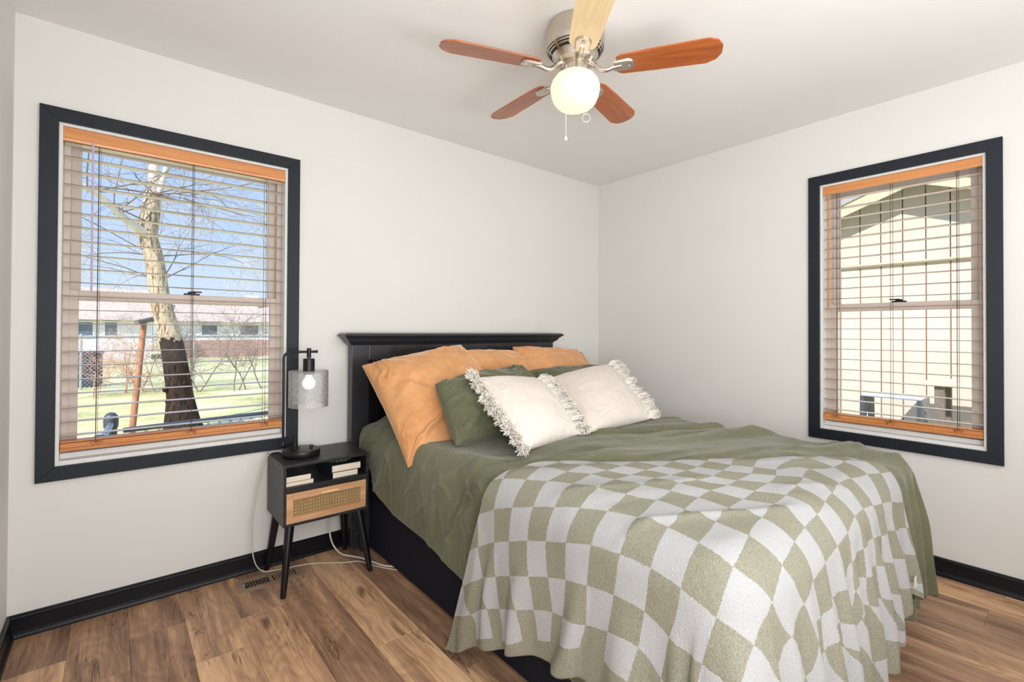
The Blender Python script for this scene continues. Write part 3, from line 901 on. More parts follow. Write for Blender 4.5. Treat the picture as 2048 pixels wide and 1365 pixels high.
def disp_duvet(Ux, Uy, qx, qy, nx, ny, t, s):
    """wrinkle height along the local outward direction"""
    top = 1 - sstep(0, L1, t)
    # folds pulled across the top, fanning towards the far foot corner
    ang = math.radians(-17)
    wx = Ux + .05 * fbm(Ux * 3, Uy * 3, 11)
    wy = Uy + .05 * fbm(Ux * 3, Uy * 3, 12)
    a = wx * math.cos(ang) + wy * math.sin(ang); c = -wx * math.sin(ang) + wy * math.cos(ang)
    r1 = crease(a * 1.1, c * 7.0, 1, .20) * .022 + crease(a * 1.4 + .3, c * 10, 2, .30) * .013 + fbm(a * 2.0, c * 7, 3, 2) * .012
    k = sstep(-.9, -1.15, Uy) * .8 + .35
    d_top = r1 * k + fbm(Ux * 5, Uy * 5, 4) * .006
    # soft diagonal creases on the left hanging side
    ls = np.clip(-nx, 0, 1)
    u = Uy * 1.0; v = Ux
    wv_ = 1.0 * fbm(u * 2.5, v * 2.5, 21)
    cr1 = crease(u * 5.5 + v * 2.2 + wv_, v * 1.6 + .6 * wv_, 5, .13) * .017 + crease(u * 9 - v * 3.5 - wv_, v * 2.4 + wv_, 6, .14) * .010 + crease(u * 4 + v * 5 + wv_, v * 3 - u * 2, 9, .12) * .007 + fbm(u * 6, v * 2.5, 7, 4) * .012 - .010
    d_left = cr1 * (1 - .75 * sstep(.30, .44, t))
    # deep vertical folds on the foot and right sides
    w = s * 8.4 + .8 * fbm(s * 2, t * 1.2, 31)
    d_fold = (sharp_wave(w) * .034 + .012 * fbm(s * 12, t * 2, 32)) * sstep(.02, .35, t)
    far = np.clip(1 - ls, 0, 1)
    side = d_left * ls + d_fold * far
    return d_top * top + side * (1 - top)

def hull(Ux, Uy, zt=ZT, off=0.0, flare=.06, cflare=.22):
    qx = np.clip(Ux, IX0, IX1); qy = np.maximum(Uy, IYF)
    dx, dy = Ux - qx, Uy - qy
    t = np.sqrt(dx * dx + dy * dy)
    nx = np.where(t > 1e-9, dx / np.maximum(t, 1e-9), 0); ny = np.where(t > 1e-9, dy / np.maximum(t, 1e-9), 0)
    phi = PI - np.arctan2(np.abs(ny), nx)
    phi = np.where(t > 1e-9, phi, 0)
    phi = np.clip(phi, 0, PI)
    right = (qx >= IX1 - 1e-6) & (nx > .5) & (qy > IYF + 1e-6)
    s = np.where(right, -IYF + (IX1 - IX0) + (qy - IYF), -qy + (qx - IX0)) + .32 * phi
    return qx, qy, nx, ny, t, s

def place(Ux, Uy, disp, zt, off, flare, cflare, extra_top=None, floor=.006, right_in=0.0):
    qx, qy, nx, ny, t, s = hull(Ux, Uy)
    d = disp(Ux, Uy, qx, qy, nx, ny, t, s) + off
    th = np.minimum(t, L1) / RE
    corner = 2 * np.abs(nx * ny)
    fl = flare + cflare * corner ** 1.5
    ex = np.maximum(t - L1, 0)
    out = RE * np.sin(th) + ex * fl
    drop = RE * (1 - np.cos(th)) + ex * np.sqrt(1 - fl * fl)
    zt_ = zt + (extra_top(qx, qy) if extra_top else 0)
    # outward displacement direction: up on top, sideways when hanging
    un, uz = np.sin(th), np.cos(th)
    X_ = qx + nx * (out + d * un); Y_ = qy + ny * (out + d * un)
    Z_ = zt_ - drop + d * uz
    under = np.maximum(floor - Z_, 0)
    X_ = X_ + nx * under * .3; Y_ = Y_ + ny * under * .3
    Z_ = np.where(under > 0, floor + .25 * np.abs(d) * np.minimum(1, under * 10) * .3, Z_)
    return X_, Y_, Z_

def top_bump(x, y):
    head = sstep(-.62, -.22, y) * sstep(-.45, -.75, -np.abs(x + 1.35) + .0) if False else sstep(-.66, -.25, y) * (1 - sstep(.50, .80, np.abs(x + 1.32)))
    puff = .010 * np.cos((x + 1.32) / .82 * 1.4) * sstep(-2.1, -1.9, y)
    return .10 * head + puff

def grid_mesh(name, X_, Y_, Z_, m, uvs=None, thick=0, at=(0, 0, 0)):
    ny_, nx_ = X_.shape
    V = np.stack([X_ - at[0], Y_ - at[1], Z_ - at[2]], -1).reshape(-1, 3)
    idx = np.arange(nx_ * ny_).reshape(ny_, nx_)
    F = np.stack([idx[:-1, :-1], idx[:-1, 1:], idx[1:, 1:], idx[1:, :-1]], -1).reshape(-1, 4)
    me = bpy.data.meshes.new(name)
    me.from_pydata(V.tolist(), [], F.tolist())
    me.polygons.foreach_set('use_smooth', [True] * len(me.polygons))
    o = bpy.data.objects.new(name, me); C.objects.link(o)
    o.location = at
    ORG[o.name] = Vector(at)
    me.materials.append(m)
    if thick:
        md = o.modifiers.new('thickness', 'SOLIDIFY'); md.thickness = thick; md.offset = -1
    return o, V + np.array(at), F

# the hem height of the duvet, given as cloth length t, along the perimeter s
def hem(s):
    return np.interp(s, [.1, .27, .33, .57, .86, 1.07, 1.5, 2.1, 2.6, 3.2, 3.9, 4.4, 5.0, 7.0],
                        [.25, .275, .35, .405, .42, .46, .52, .58, .62, .60, .62, .60, .55, .52])

def cloth_mat(name, a, b_, weave=900, var_scale=2.2, sheen=.3):
    m = NM(name)
    v = m.co()
    n = m.noise(v, var_scale, 4, .6, .4)
    m.set(m.ramp(n, [(.32, a), (.68, b_)]), .82, spec=.25)
    m.b.inputs['Sheen Weight'].default_value = sheen
    m.b.inputs['Sheen Roughness'].default_value = .4
    nn = m.noise(v, 26, 5, .6, 1.5)
    n3 = m.noise(v, weave, 2)
    b0 = m.bump(nn, .5, .010)
    m.bump(n3, .12, .001, b0)
    return m
duvm = cloth_mat('olive_washed_cotton', lin(92, 94, 69), lin(117, 117, 93))

T0 = .60
nxg, nyg = 420, 560
ux = np.linspace(IX0 - T0, IX1 + T0, nxg); uy = np.linspace(IYF - T0, -.125, nyg)
UX, UY = np.meshgrid(ux, uy)
qx, qy, nx_, ny_, t, s = hull(UX, UY)
mx = np.maximum(np.abs(nx_), np.abs(ny_)); mx = np.where(mx > 0, mx, 1)
tn = t * mx ** .75 / T0
hm = hem(s)
# keep the top and the bend as they are; scale only what hangs
tt = np.where(t <= L1, t, t)
scale = np.where(t > 1e-6, np.minimum(tn, 1.2) * hm / np.maximum(t, 1e-6), 1)
UX2 = qx + nx_ * t * scale; UY2 = qy + ny_ * t * scale
def disp_d(*a):
    Ux, Uy = a[0], a[1]
    under = sstep(-.02, .10, blanket_line(Ux, Uy)) * sstep(-.86, -.96, Ux - 0 * Uy) * sstep(-1.16, -1.24, Uy)
    return disp_duvet(*a) * (1 - .85 * under) - .012 * under
XD, YD, ZD = place(UX2, UY2, disp_d, ZT, 0, .035, .12, top_bump)
duvet, DV, DF = grid_mesh('duvet', XD, YD, ZD, duvm.m, thick=.008, at=(-1.32, -1.15, .6))
tag(duvet, 'crumpled olive green cotton duvet covering the bed and hanging down its sides', 'duvet')

# ------------------------------------------------------------------ checkered throw
PXI = {  # corners of the checks seen in the picture: (column, row) -> pixel
 (1,0):(956.6,1279),(2,0):(988,1276),(3,0):(1007,1280),(4,0):(1045,1280),(5,0):(1079,1281),(8,0):(1160,1291),(9,0):(1213,1323),(10,0):(1256,1361),
 (0,1):(902,1239),(1,1):(943.5,1227),(2,1):(976,1218),(3,1):(1002,1218),(4,1):(1034,1219),(5,1):(1070.5,1219),(6,1):(1109,1225),(7,1):(1130,1234),(8,1):(1174,1249),(9,1):(1220,1265),(10,1):(1279,1294),(11,1):(1326.7,1356),
 (0,2):(908,1177),(1,2):(930,1172.6),(2,2):(969.7,1155),(3,2):(994,1153),(4,2):(1024,1153),(5,2):(1061,1152.6),(6,2):(1099.5,1155),(7,2):(1135,1160),(8,2):(1177,1172),(9,2):(1232.5,1190),(10,2):(1291.7,1222),(11,2):(1341,1272.8),(12,2):(1406.5,1326),
 (1,3):(922,1107),(2,3):(960,1093.6),(3,3):(992,1086),(4,3):(1022,1082.6),(5,3):(1058,1082.6),(6,3):(1095,1082.6),(7,3):(1136,1085.5),(8,3):(1186,1092),(9,3):(1245,1110.7),(10,3):(1305,1139),(11,3):(1365.5,1178.6),(12,3):(1434.7,1233.5),(13,3):(1503,1291),(14,3):(1553,1362),
 (2,4):(957,1029),(3,4):(992,1018),(4,4):(1028,1016.4),(5,4):(1069,1016.4),(6,4):(1113,1017),(7,4):(1161.5,1019.6),(8,4):(1216.6,1027.7),(9,4):(1276,1041.6),(10,4):(1336,1061),(11,4):(1397.5,1093),(12,4):(1466.7,1138),(13,4):(1536,1203),(14,4):(1575.7,1274.7),(15,4):(1609.7,1350),
 (3,5):(1009,961),(4,5):(1054,964),(5,5):(1097,967.6),(6,5):(1145,972.7),(7,5):(1196,980),(8,5):(1252.5,994),(9,5):(1313,1006),(10,5):(1370,1025),(11,5):(1430.5,1050),(12,5):(1497,1079),(13,5):(1558,1132),(14,5):(1602,1207),(15,5):(1630,1288),
 (4,6):(1085,939),(5,6):(1135,948),(6,6):(1183,953),(7,6):(1230,964),(8,6):(1285,975.7),(9,6):(1340,987),(10,6):(1394.6,1001),(11,6):(1456.4,1021.8),(12,6):(1525,1041.6),(13,6):(1585,1088),(14,6):(1619,1161),(15,6):(1634,1234),(16,6):(1642.7,1300),
 (6,7):(1213.7,946),(7,7):(1263,955),(8,7):(1310,961),(9,7):(1359,971.5),(10,7):(1421,986),(11,7):(1486.4,1004),(12,7):(1549.4,1013.7),(13,7):(1606.5,1060.6),(14,7):(1643.6,1125),(15,7):(1658,1193),(16,7):(1675,1243),(17,7):(1684.4,1291),
 (7,8):(1291,945),(8,8):(1342,955.5),(9,8):(1394.6,964.7),(10,8):(1455,975.7),(11,8):(1509,987.4),(12,8):(1572,996),(13,8):(1630.7,1034),(14,8):(1668,1093),(15,8):(1684.4,1156.3),(16,8):(1698,1219.6),(17,8):(1710.6,1283),
 (8,9):(1372.6,946),(9,9):(1424,957),(10,9):(1475,965.4),(11,9):(1536,971.5),(12,9):(1592,975.7),(13,9):(1647.5,1009),(14,9):(1689,1065),(15,9):(1698.7,1124),(16,9):(1704.8,1180.8),(17,9):(1715.5,1235),
 (9,10):(1445.4,946.4),(10,10):(1502,952),(11,10):(1551,956),(12,10):(1605,959.5),(13,10):(1661.6,991),(14,10):(1704.6,1035),(15,10):(1721,1097),(16,10):(1728.6,1153.4),(17,10):(1736,1209.7),
 (11,11):(1552,944),(12,11):(1621,943.4),(13,11):(1678,972),(14,11):(1721.4,1019),(15,11):(1740.7,1075),(16,11):(1747.5,1176*.0+1130),
 (12,12):(1666.6,939),(13,12):(1700,962),(14,12):(1740,1011.5),(15,12):(1758,1072),
 (13,13):(1731,952.5),(14,13):(1759,1008),(15,13):(1769,1066),
 (13,14):(1758,950),(14,14):(1777.6,1003.5),(15,14):(1786,1060.7)}

def catmull(P, u):
    """P: list of 2D points, u array 0..1 along chord length"""
    P = np.array(P, float)
    L = np.r_[0, np.cumsum(np.hypot(*np.diff(P, axis=0).T))]; L /= L[-1]
    k = np.clip(np.searchsorted(L, u, side='right') - 1, 0, len(P) - 2)
    f = (u - L[k]) / (L[k + 1] - L[k])
    g = lambda i: P[np.clip(i, 0, len(P) - 1)]
    p0, p1, p2, p3 = g(k - 1), g(k), g(k + 1), g(k + 2)
    f = f[:, None]
    return .5 * (2 * p1 + (p2 - p0) * f + (2 * p0 - 5 * p1 + 4 * p2 - p3) * f ** 2 + (3 * p1 - 3 * p2 + p3 - p0) * f ** 3)

NA, NB = 330, 150
al = np.linspace(0, 1, NA); be = np.linspace(0, 1, NB)
# back fold, left to right (U plane: beyond the mattress edge the number is cloth length)
back = catmull([(-2.125, -1.315), (-2.02, -1.348), (-1.88, -1.352), (-1.577, -1.600), (-1.253, -1.835), (-1.00, -1.955), (-.87, -2.07), (-.915, -2.19)], al)
HT = .66
def Uside(kind, pos, t_):
    if kind == 'l': return (IX0 - t_, pos)
    if kind == 'f': return (pos, IYF - t_)
    a = pos; return (IX0 - t_ * math.cos(a), IYF - t_ * math.sin(a))
hemp = [Uside('l', -1.130, .735), Uside('l', -1.215, .690), Uside('l', -1.29, .635), Uside('l', -1.40, .585), Uside('l', -1.55, .525), Uside('l', -1.64, .50), Uside('l', -1.80, .47), Uside('l', -1.95, .47), Uside('l', IYF, .49)]
hemp += [Uside('c', math.radians(a), .53 + .06 * math.sin(math.radians(a * 2))) for a in (18, 36, 54, 72)]
hemp += [Uside('f', x, tt_) for x, tt_ in ((IX0, .55), (-1.85, .57), (-1.6, .585), (-1.40, .59), (-1.28, .575), (-1.12, .52), (-.97, .46), (-.90, .505))]
hemc = catmull(hemp, al ** 1.0)
A_, B_ = np.meshgrid(al, be)
# warp so that columns start evenly on both curves
bt = B_
UXb = back[None, :, 0] * (1 - bt) + hemc[None, :, 0] * bt
UYb = back[None, :, 1] * (1 - bt) + hemc[None, :, 1] * bt
# left edge bows: follows the pixel outline
bow = np.exp(-(A_ / .03) ** 2)
def disp_b(Ux, Uy, qx, qy, nx, ny, t, s):
    top = 1 - sstep(0, L1, t)
    ls = np.clip(-nx, 0, 1) ** 2
    d_top = fbm(Ux * 4, Uy * 4, 41) * .008 + ridge(Ux * 1.3 + 3, (Uy + .55 * Ux) * 7, 42) * .012
    # left side: shallow pleats growing to the hem
    w = -Uy * 6.4 + .9 * fbm(Uy * 3.5, Ux * 1.2, 43)
    grow = sstep(-1.2, -1.75, Uy)
    d_l = sharp_wave(w) * (.015 + .036 * grow) * sstep(.16, .55, t) + .008 * fbm(Uy * 7, Ux * 3, 44)
    w2 = s * 8.6 + .35 * fbm(s * 3, t * 1.5, 45)
    d_f = (sharp_wave(w2) * .040 + .010 * sharp_wave(w2 * 2.3 + .3)) * sstep(.07, .50, t) * (.35 + .65 * sstep(2.3, 2.9, s))
    return d_top * top + (1 - top) * (d_l * ls + d_f * (1 - ls)) + .006
XB, YB, ZB = place(UXb, UYb, disp_b, ZT, .014, .055, .27, top_bump, floor=.012)
# rim rolls down at the back fold
rim = np.exp(-(B_ * (HT) / .012) ** 2)
ZB = ZB - .012 * rim * (A_ > .02)
tmat = NM('checkered_terry_fleece')
throw, TV, TF = grid_mesh('throw_blanket', XB, YB, ZB, tmat.m, at=(-1.6, -1.9, .6))
tag(throw, 'sage green and white checkered fleece throw draped over the foot corner of the bed', 'throw blanket')
# woven-in check coordinates: thin plate spline from cloth position to (column, row)
bvh = BVHTree.FromPolygons([tuple(p) for p in TV], [tuple(f) for f in TF])
UF = np.stack([UXb, UYb], -1).reshape(-1, 2)
src, dst = [], []
for (i, j), (px_, py_) in PXI.items():
    ray = (_d + _r2 * ((px_ - 1024) / FPX) + _u2 * ((PPY - py_) / FPX)).normalized()
    hit = bvh.ray_cast(CAM, ray)
    if hit[0] is None: continue
    f = TF[hit[2]]
    wts = 1 / (np.linalg.norm(TV[f] - np.array(hit[0]), axis=1) + 1e-5); wts /= wts.sum()
    u_ = (UF[f] * wts[:, None]).sum(0)
    src.append(u_); dst.append((i, j))
src, dst = np.array(src), np.array(dst, float)
print('THROW hits', len(src), 'of', len(PXI))
def tps(src, dst, q, lam=2e-4):
    def K(a, b):
        r2 = ((a[:, None] - b[None]) ** 2).sum(-1) + 1e-12
        return r2 * np.log(r2) * .5
    n = len(src)
    Pm = np.c_[np.ones(n), src]
    A = np.zeros((n + 3, n + 3)); A[:n, :n] = K(src, src) + lam * np.eye(n); A[:n, n:] = Pm; A[n:, :n] = Pm.T
    w_ = np.linalg.solve(A, np.r_[dst, np.zeros((3, 2))])
    out = []
    for k in range(0, len(q), 4000):
        qq = q[k:k + 4000]
        out.append(K(qq, src) @ w_[:n] + np.c_[np.ones(len(qq)), qq] @ w_[n:])
    return np.concatenate(out)
ij = tps(src, dst, UF)
me = throw.data
ul = me.uv_layers.new(name='checks')
li = np.empty(len(me.loops), np.int32); me.loops.foreach_get('vertex_index', li)
ul.data.foreach_set('uv', ij[li].astype(np.float32).ravel())
# distance to the finished hem, for the plain border
hemd = (1 - B_) * np.hypot(UXb[0] - UXb[-1], UYb[0] - UYb[-1])[None, :]
at = me.attributes.new('hem_distance', 'FLOAT', 'POINT'); at.data.foreach_set('value', hemd.astype(np.float32).ravel())
m = tmat
uvn = m.n('ShaderNodeUVMap'); uvn.uv_map = 'checks'
oc = m.co()
jn = m.n('ShaderNodeTexNoise'); jn.inputs['Scale'].default_value = 160; jn.inputs['Detail'].default_value = 2; m.l(oc, jn.inputs[0])
sub = m.n('ShaderNodeVectorMath', operation='SUBTRACT'); m.l(jn.outputs[1], sub.inputs[0]); sub.inputs[1].default_value = (.5, .5, .5)
sc_ = m.n('ShaderNodeVectorMath', operation='SCALE'); m.l(sub.outputs[0], sc_.inputs[0]); sc_.inputs[3].default_value = .07
ad = m.n('ShaderNodeVectorMath', operation='ADD'); m.l(uvn.outputs[0], ad.inputs[0]); m.l(sc_.outputs[0], ad.inputs[1])
sp = m.n('ShaderNodeSeparateXYZ'); m.l(ad.outputs[0], sp.inputs[0])
par = m.math('ADD', m.math('FLOOR', sp.outputs[0]), m.math('FLOOR', sp.outputs[1]))
par = m.math('FLOORED_MODULO', par, 2.0)
border = m.math('MAXIMUM', m.math('LESS_THAN', sp.outputs[1], 0.0), m.math('LESS_THAN', sp.outputs[0], 0.0))
hd = m.n('ShaderNodeAttribute'); hd.attribute_name = 'hem_distance'
border = m.math('MAXIMUM', border, m.math('LESS_THAN', hd.outputs['Fac'], .020))
white = m.math('MULTIPLY', par, m.math('SUBTRACT', 1.0, border))
fz = m.noise(oc, 300, 3, .75)
gcol = m.ramp(fz, [(.30, lin(150, 145, 116)), (.64, lin(216, 210, 180))])
wcol = m.ramp(fz, [(.30, lin(236, 235, 235)), (.70, lin(252, 251, 251))])
col = m.mix(white, gcol, wcol)
m.set(col, .95, spec=.1)
m.b.inputs['Sheen Weight'].default_value = .35; m.b.inputs['Sheen Roughness'].default_value = .5
hgt = m.noise(oc, 210, 4, .8)
m.bump(hgt, 1.0, .020)
md = throw.modifiers.new('thickness', 'SOLIDIFY'); md.thickness = .008; md.offset = -1
tagm = MB().box(-.985, -.960, -2.275, -2.273, .30, .335)
o = tagm.build('care_tag', M['white'], throw)

# ------------------------------------------------------------------ pillows
def pillow(name, TL, TR, BR, BL, th, m, label, cat='pillow', group=None, seed=0, n=120, inset=.045, sag=.0, wr=.010, ears=1.0, front=1):
    TL, TR, BR, BL = map(Vector, (TL, TR, BR, BL))
    cen = (TL + TR + BR + BL) / 4
    ex = ((TR - TL) + (BR - BL)).normalized(); ez = ((TL - BL) + (TR - BR)).normalized()
    nrm = ex.cross(ez).normalized()       # towards the viewer when x right, z up
    if nrm.dot(CAM - cen) < 0: nrm = -nrm
    n_ = n
    u = np.sin(np.linspace(-1, 1, n_) * PI / 2 * .985) / math.sin(PI / 2 * .985)
    U, V = np.meshgrid(u, u)
    # edges bow inwards between the corners
    Uc = U * (1 - inset * (1 - V ** 2) * 1.0); Vc = V * (1 - inset * (1 - U ** 2))
    a = (1 + Uc) / 2; c = (1 + Vc) / 2
    P = lambda k: (BL[k] * (1 - a) * (1 - c) + BR[k] * a * (1 - c) + TL[k] * (1 - a) * c + TR[k] * a * c)
    base = [P(k) for k in range(3)]
    prof = (np.clip(1 - U ** 2, 0, 1) * np.clip(1 - V ** 2, 0, 1)) ** .45
    w_, h_ = (TR - TL).length, (TL - BL).length
    # wrinkles run from the corners and edges
    edge = np.maximum(np.abs(U), np.abs(V)); r = np.hypot(U, V)
    ang = np.arctan2(V, U)
    wu = U + .35 * fbm(U * 1.7, V * 1.7, seed + 31); wv = V + .35 * fbm(U * 1.7, V * 1.7, seed + 37)
    # pulls radiate from the four corners
    cor = 0
    for su in (-1, 1):
        for sv in (-1, 1):
            du, dv = wu - su * 1.05, wv - sv * 1.05
            rr = np.hypot(du, dv); an = np.arctan2(dv, du)
            cor = cor + (ridge(an * 4.2, rr * .8, seed + su + 3 * sv) + .5 * ridge(an * 8, rr * 1.1, seed + 2 * su + 5 * sv)) * np.exp(-(rr / .62) ** 2)
    wrk = (cor * 1.9 + fbm(wu * 3.0, wv * 3.0, seed + 5, 3) * .8 + ridge(wu * 1.6 + wv * 1.3, wv * 1.0 - wu * .9, seed + 9) * .8) * wr
    sg = sag * np.exp(-((U) ** 2) / .5) * sstep(.2, 1.0, V)
    verts, faces = [], []
    vs = []
    for side in (1, -1):
        k_ = th / 2 * prof + (wrk * np.minimum(prof * 1.6, 1)) * (1 if side == 1 else .3)
        k_ = np.maximum(k_, 0)
        pts = [base[i] + nrm[i] * side * k_ - ez[i] * sg for i in range(3)]
        vs.append(np.stack(pts, -1).reshape(-1, 3))
    idx = np.arange(n_ * n_).reshape(n_, n_)
    F1 = np.stack([idx[:-1, :-1], idx[:-1, 1:], idx[1:, 1:], idx[1:, :-1]], -1).reshape(-1, 4)
    F2 = F1[:, ::-1] + n_ * n_
    Vv = np.concatenate(vs)
    b = MB(); b.v = [tuple(p) for p in Vv]; b.f = [tuple(int(i) for i in f) for f in np.concatenate([F1, F2])]
    loc = (cen.x, cen.y, min(BL.z, BR.z))
    o = b.build(name, m, None, smooth=True, doubles=.0008, at=loc)
    tag(o, label, cat, group)
    def edge_pt(side, v):
        """point on the left (-1) or right (+1) seam, v from -1 bottom to 1 top"""
        uu = side * (1 - inset * (1 - v * v)); vv = v
        a_, c_ = (1 + uu) / 2, (1 + vv) / 2
        return BL * (1 - a_) * (1 - c_) + BR * a_ * (1 - c_) + TL * (1 - a_) * c_ + TR * a_ * c_
    return o, edge_pt, nrm, ex, ez

def velvet(name, a, b_):
    m = NM(name); v = m.co()
    n = m.noise(v, 5, 4, .6, .8)
    m.set(m.ramp(n, [(.3, a), (.7, b_)]), .7, spec=.2)
    m.b.inputs['Sheen Weight'].default_value = .9; m.b.inputs['Sheen Roughness'].default_value = .35
    m.b.inputs['Sheen Tint'].default_value = (1, .88, .7, 1)
    m.bump(m.noise(v, 22, 4, .6, 1.0), .25, .005)
    return m.m
vel = velvet('apricot_velvet', lin(202, 142, 92), lin(222, 166, 116))
cream = cloth_mat('cream_cotton', lin(226, 214, 204), lin(236, 226, 218), sheen=.1).m
GO = 'apricot velvet pillows'; GG = 'olive pillow shams'; GW = 'cream fringed cushions'
pillow('pillow', (-1.66, -.20, 1.075), (-1.08, -.22, 1.065), (-1.00, -.52, .69), (-1.66, -.52, .69), .23, vel, 'apricot velvet pillow in the middle of the back row against the headboard', group=GO, seed=61, wr=.018, inset=.03)
pillow('pillow', (-1.115, -.20, 1.095), (-.45, -.17, 1.05), (-.36, -.46, .70), (-1.14, -.46, .70), .23, vel, 'apricot velvet pillow at the far right end of the back row', group=GO, seed=67, wr=.015, inset=.03)
pillow('pillow', (-2.185, -.27, 1.018), (-1.575, -.27, 1.118), (-1.50, -.76, .715), (-2.150, -.715, .585), .25, vel, 'large apricot velvet pillow at the left edge, tipped over the mattress edge', group=GO, seed=71, wr=.020, inset=.055)
pillow('pillow', (-1.20, -.42, .945), (-.38, -.34, .948), (-.40, -.78, .69), (-1.22, -.80, .69), .17, duvm.m, 'olive green pillow behind the right cream fringed cushion', group=GG, seed=83, wr=.014, inset=.03)
pillow('pillow', (-1.985, -.67, .945), (-1.285, -.46, .975), (-1.25, -.84, .71), (-2.020, -.91, .70), .23, duvm.m, 'olive green pillow behind the left cream fringed cushion', group=GG, seed=79, wr=.026, inset=.015)

def fringe(root, ep, side, nrm, ex, ez, seed, n_t=11, len_=.068):
    """a row of plump tassels, each a knot with strands that open out and hang"""
    rnd = random.Random(seed); b = MB()
    for k in range(n_t):
        v = -0.96 + 1.92 * k / (n_t - 1)
        c = ep(side, v)
        ax_ = (ex * side * rnd.uniform(.75, 1.0) + ez * rnd.uniform(-.45, .05) + nrm * rnd.uniform(.15, .6)).normalized()
        base = c - ex * side * .012 + nrm * .006
        tip = base + ax_ * len_ * rnd.uniform(.85, 1.1)
        for q in range(105):
            r_ = Vector((rnd.gauss(0, 1), rnd.gauss(0, 1), rnd.gauss(0, 1))).normalized()
            spread_ = rnd.uniform(.3, 1.0)
            p0 = base + r_ * .006
            p1 = base.lerp(tip, .45) + r_ * .028 * spread_
            p2 = tip + r_ * .028 * spread_ + Vector((0, 0, -.006))
            p3 = p2 + (r_ * .6 - ax_ * rnd.uniform(-.4, .9)).normalized() * .009
            for p_ in (p1, p2, p3):
                if p_.z < .688: p_.z = .688 + rnd.random() * .012
            b.tube([p0, p1, p2, p3], [.0019, .0022, .0021, .0014], 4, caps=False)
    return b.build('fringe', frm, root, recalc=False, smooth=True)
frm = simple('cream_yarn', lin(250, 242, 234), .9, var=.03, bump=0)
w2, e2, n2, x2, z2 = pillow('cushion', (-1.165, -.60, .915), (-.665, -.655, .985), (-.795, -1.06, .70), (-1.37, -1.10, .705), .19, cream, 'cream cushion with shaggy side fringes, the right of two at the front of the pile', 'cushion', GW, seed=91, wr=.0055, inset=.04)
fringe(w2, e2, -1, n2, x2, z2, 5); fringe(w2, e2, 1, n2, x2, z2, 6)
w1, e1, n1, x1, z1 = pillow('cushion', (-1.820, -.755, .970), (-1.335, -.69, .925), (-1.43, -1.085, .70), (-1.855, -1.165, .70), .19, cream, 'cream cushion with shaggy side fringes, the left of two at the front of the pile', 'cushion', GW, seed=97, wr=.0055, inset=.04)
fringe(w1, e1, -1, n1, x1, z1, 7); fringe(w1, e1, 1, n1, x1, z1, 8)
# ------------------------------------------------------------------ outdoors
GZ = -.5
gm = NM('winter_lawn')
v = gm.co()
n1 = gm.noise(v, .55, 4, .6, .5); n2 = gm.noise(v, 9, 5, .7); n3 = gm.noise(v, 60, 3, .7)
f = gm.math('ADD', gm.math('MULTIPLY', n1, .45), gm.math('ADD', gm.math('MULTIPLY', n2, .3), gm.math('MULTIPLY', n3, .25)))
gm.set(gm.ramp(f, [(.36, lin(140, 124, 98)), (.43, lin(198, 188, 130)), (.52, lin(224, 214, 152)), (.62, lin(242, 230, 200))]), .95, spec=.1)
gm.bump(n2, .5, .05)
nv = 40
b = MB()
b.box(-60, 60, TH + .0, 90, GZ - .1, GZ); b.box(TH, 60, -40, TH, GZ - .1, GZ)
o = b.build('ground', gm.m)
tag(o, kind='structure')

rough_bark = NM('tan_bark')
v = rough_bark.co((1, 1, .25)); n = rough_bark.noise(v, 22, 6, .7, 1.2)
rough_bark.set(rough_bark.ramp(n, [(.38, lin(110, 88, 68)), (.50, lin(214, 188, 156)), (.72, lin(240, 222, 198))]), .9, spec=.1)
rough_bark.bump(n, 1.0, .03)
# lower trunk is coloured darker, ending in a ragged line
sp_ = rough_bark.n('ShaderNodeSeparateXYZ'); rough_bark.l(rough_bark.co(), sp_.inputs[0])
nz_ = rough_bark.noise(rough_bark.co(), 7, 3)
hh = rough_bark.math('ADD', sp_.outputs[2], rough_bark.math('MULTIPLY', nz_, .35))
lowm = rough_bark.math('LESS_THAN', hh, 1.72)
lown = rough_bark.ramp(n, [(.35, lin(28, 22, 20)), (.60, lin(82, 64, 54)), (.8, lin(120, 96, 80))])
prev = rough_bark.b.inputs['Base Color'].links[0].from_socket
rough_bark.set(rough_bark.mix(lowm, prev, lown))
twig = simple('twig_bark', lin(140, 122, 110), .9, var=.15, nscale=4, bump=0)
palebark = simple('sunlit_pale_bark', lin(226, 212, 196), .9, var=.12, nscale=6, bump=.3)
greytwig = simple('grey_twigs', lin(196, 188, 184), .9, var=.1, bump=0)
russet = simple('russet_twigs', lin(206, 158, 132), .9, var=.2, nscale=3, bump=0)

def branch(b, p, d, L_, r, depth, rnd, spread=.6, droop=0, seg=5, minr=.003, n=4):
    pts, rad = [p], [r]
    q = p.copy(); dd = d.copy()
    st = 5
    for k in range(st):
        dd = (dd + Vector((rnd.uniform(-1, 1), rnd.uniform(-1, 1), rnd.uniform(-1, 1))) * .16 + Vector((0, 0, -droop))).normalized()
        q = q + dd * L_ / st
        pts.append(q.copy()); rad.append(max(minr, r * (1 - .62 * (k + 1) / st)))
    b.tube(pts, rad, seg if r > .02 else 4 if r > .008 else 3, caps=False)
    if depth <= 0: return
    for k in range(n):
        i = rnd.randint(1, st)
        dirn = (dd + Vector((rnd.uniform(-1, 1), rnd.uniform(-1, 1), rnd.uniform(-.7, 1))) * spread * 1.5).normalized()
        branch(b, pts[i], dirn, L_ * rnd.uniform(.5, .8), rad[i] * rnd.uniform(.45, .7), depth - 1, rnd, spread, droop, seg, minr, n)

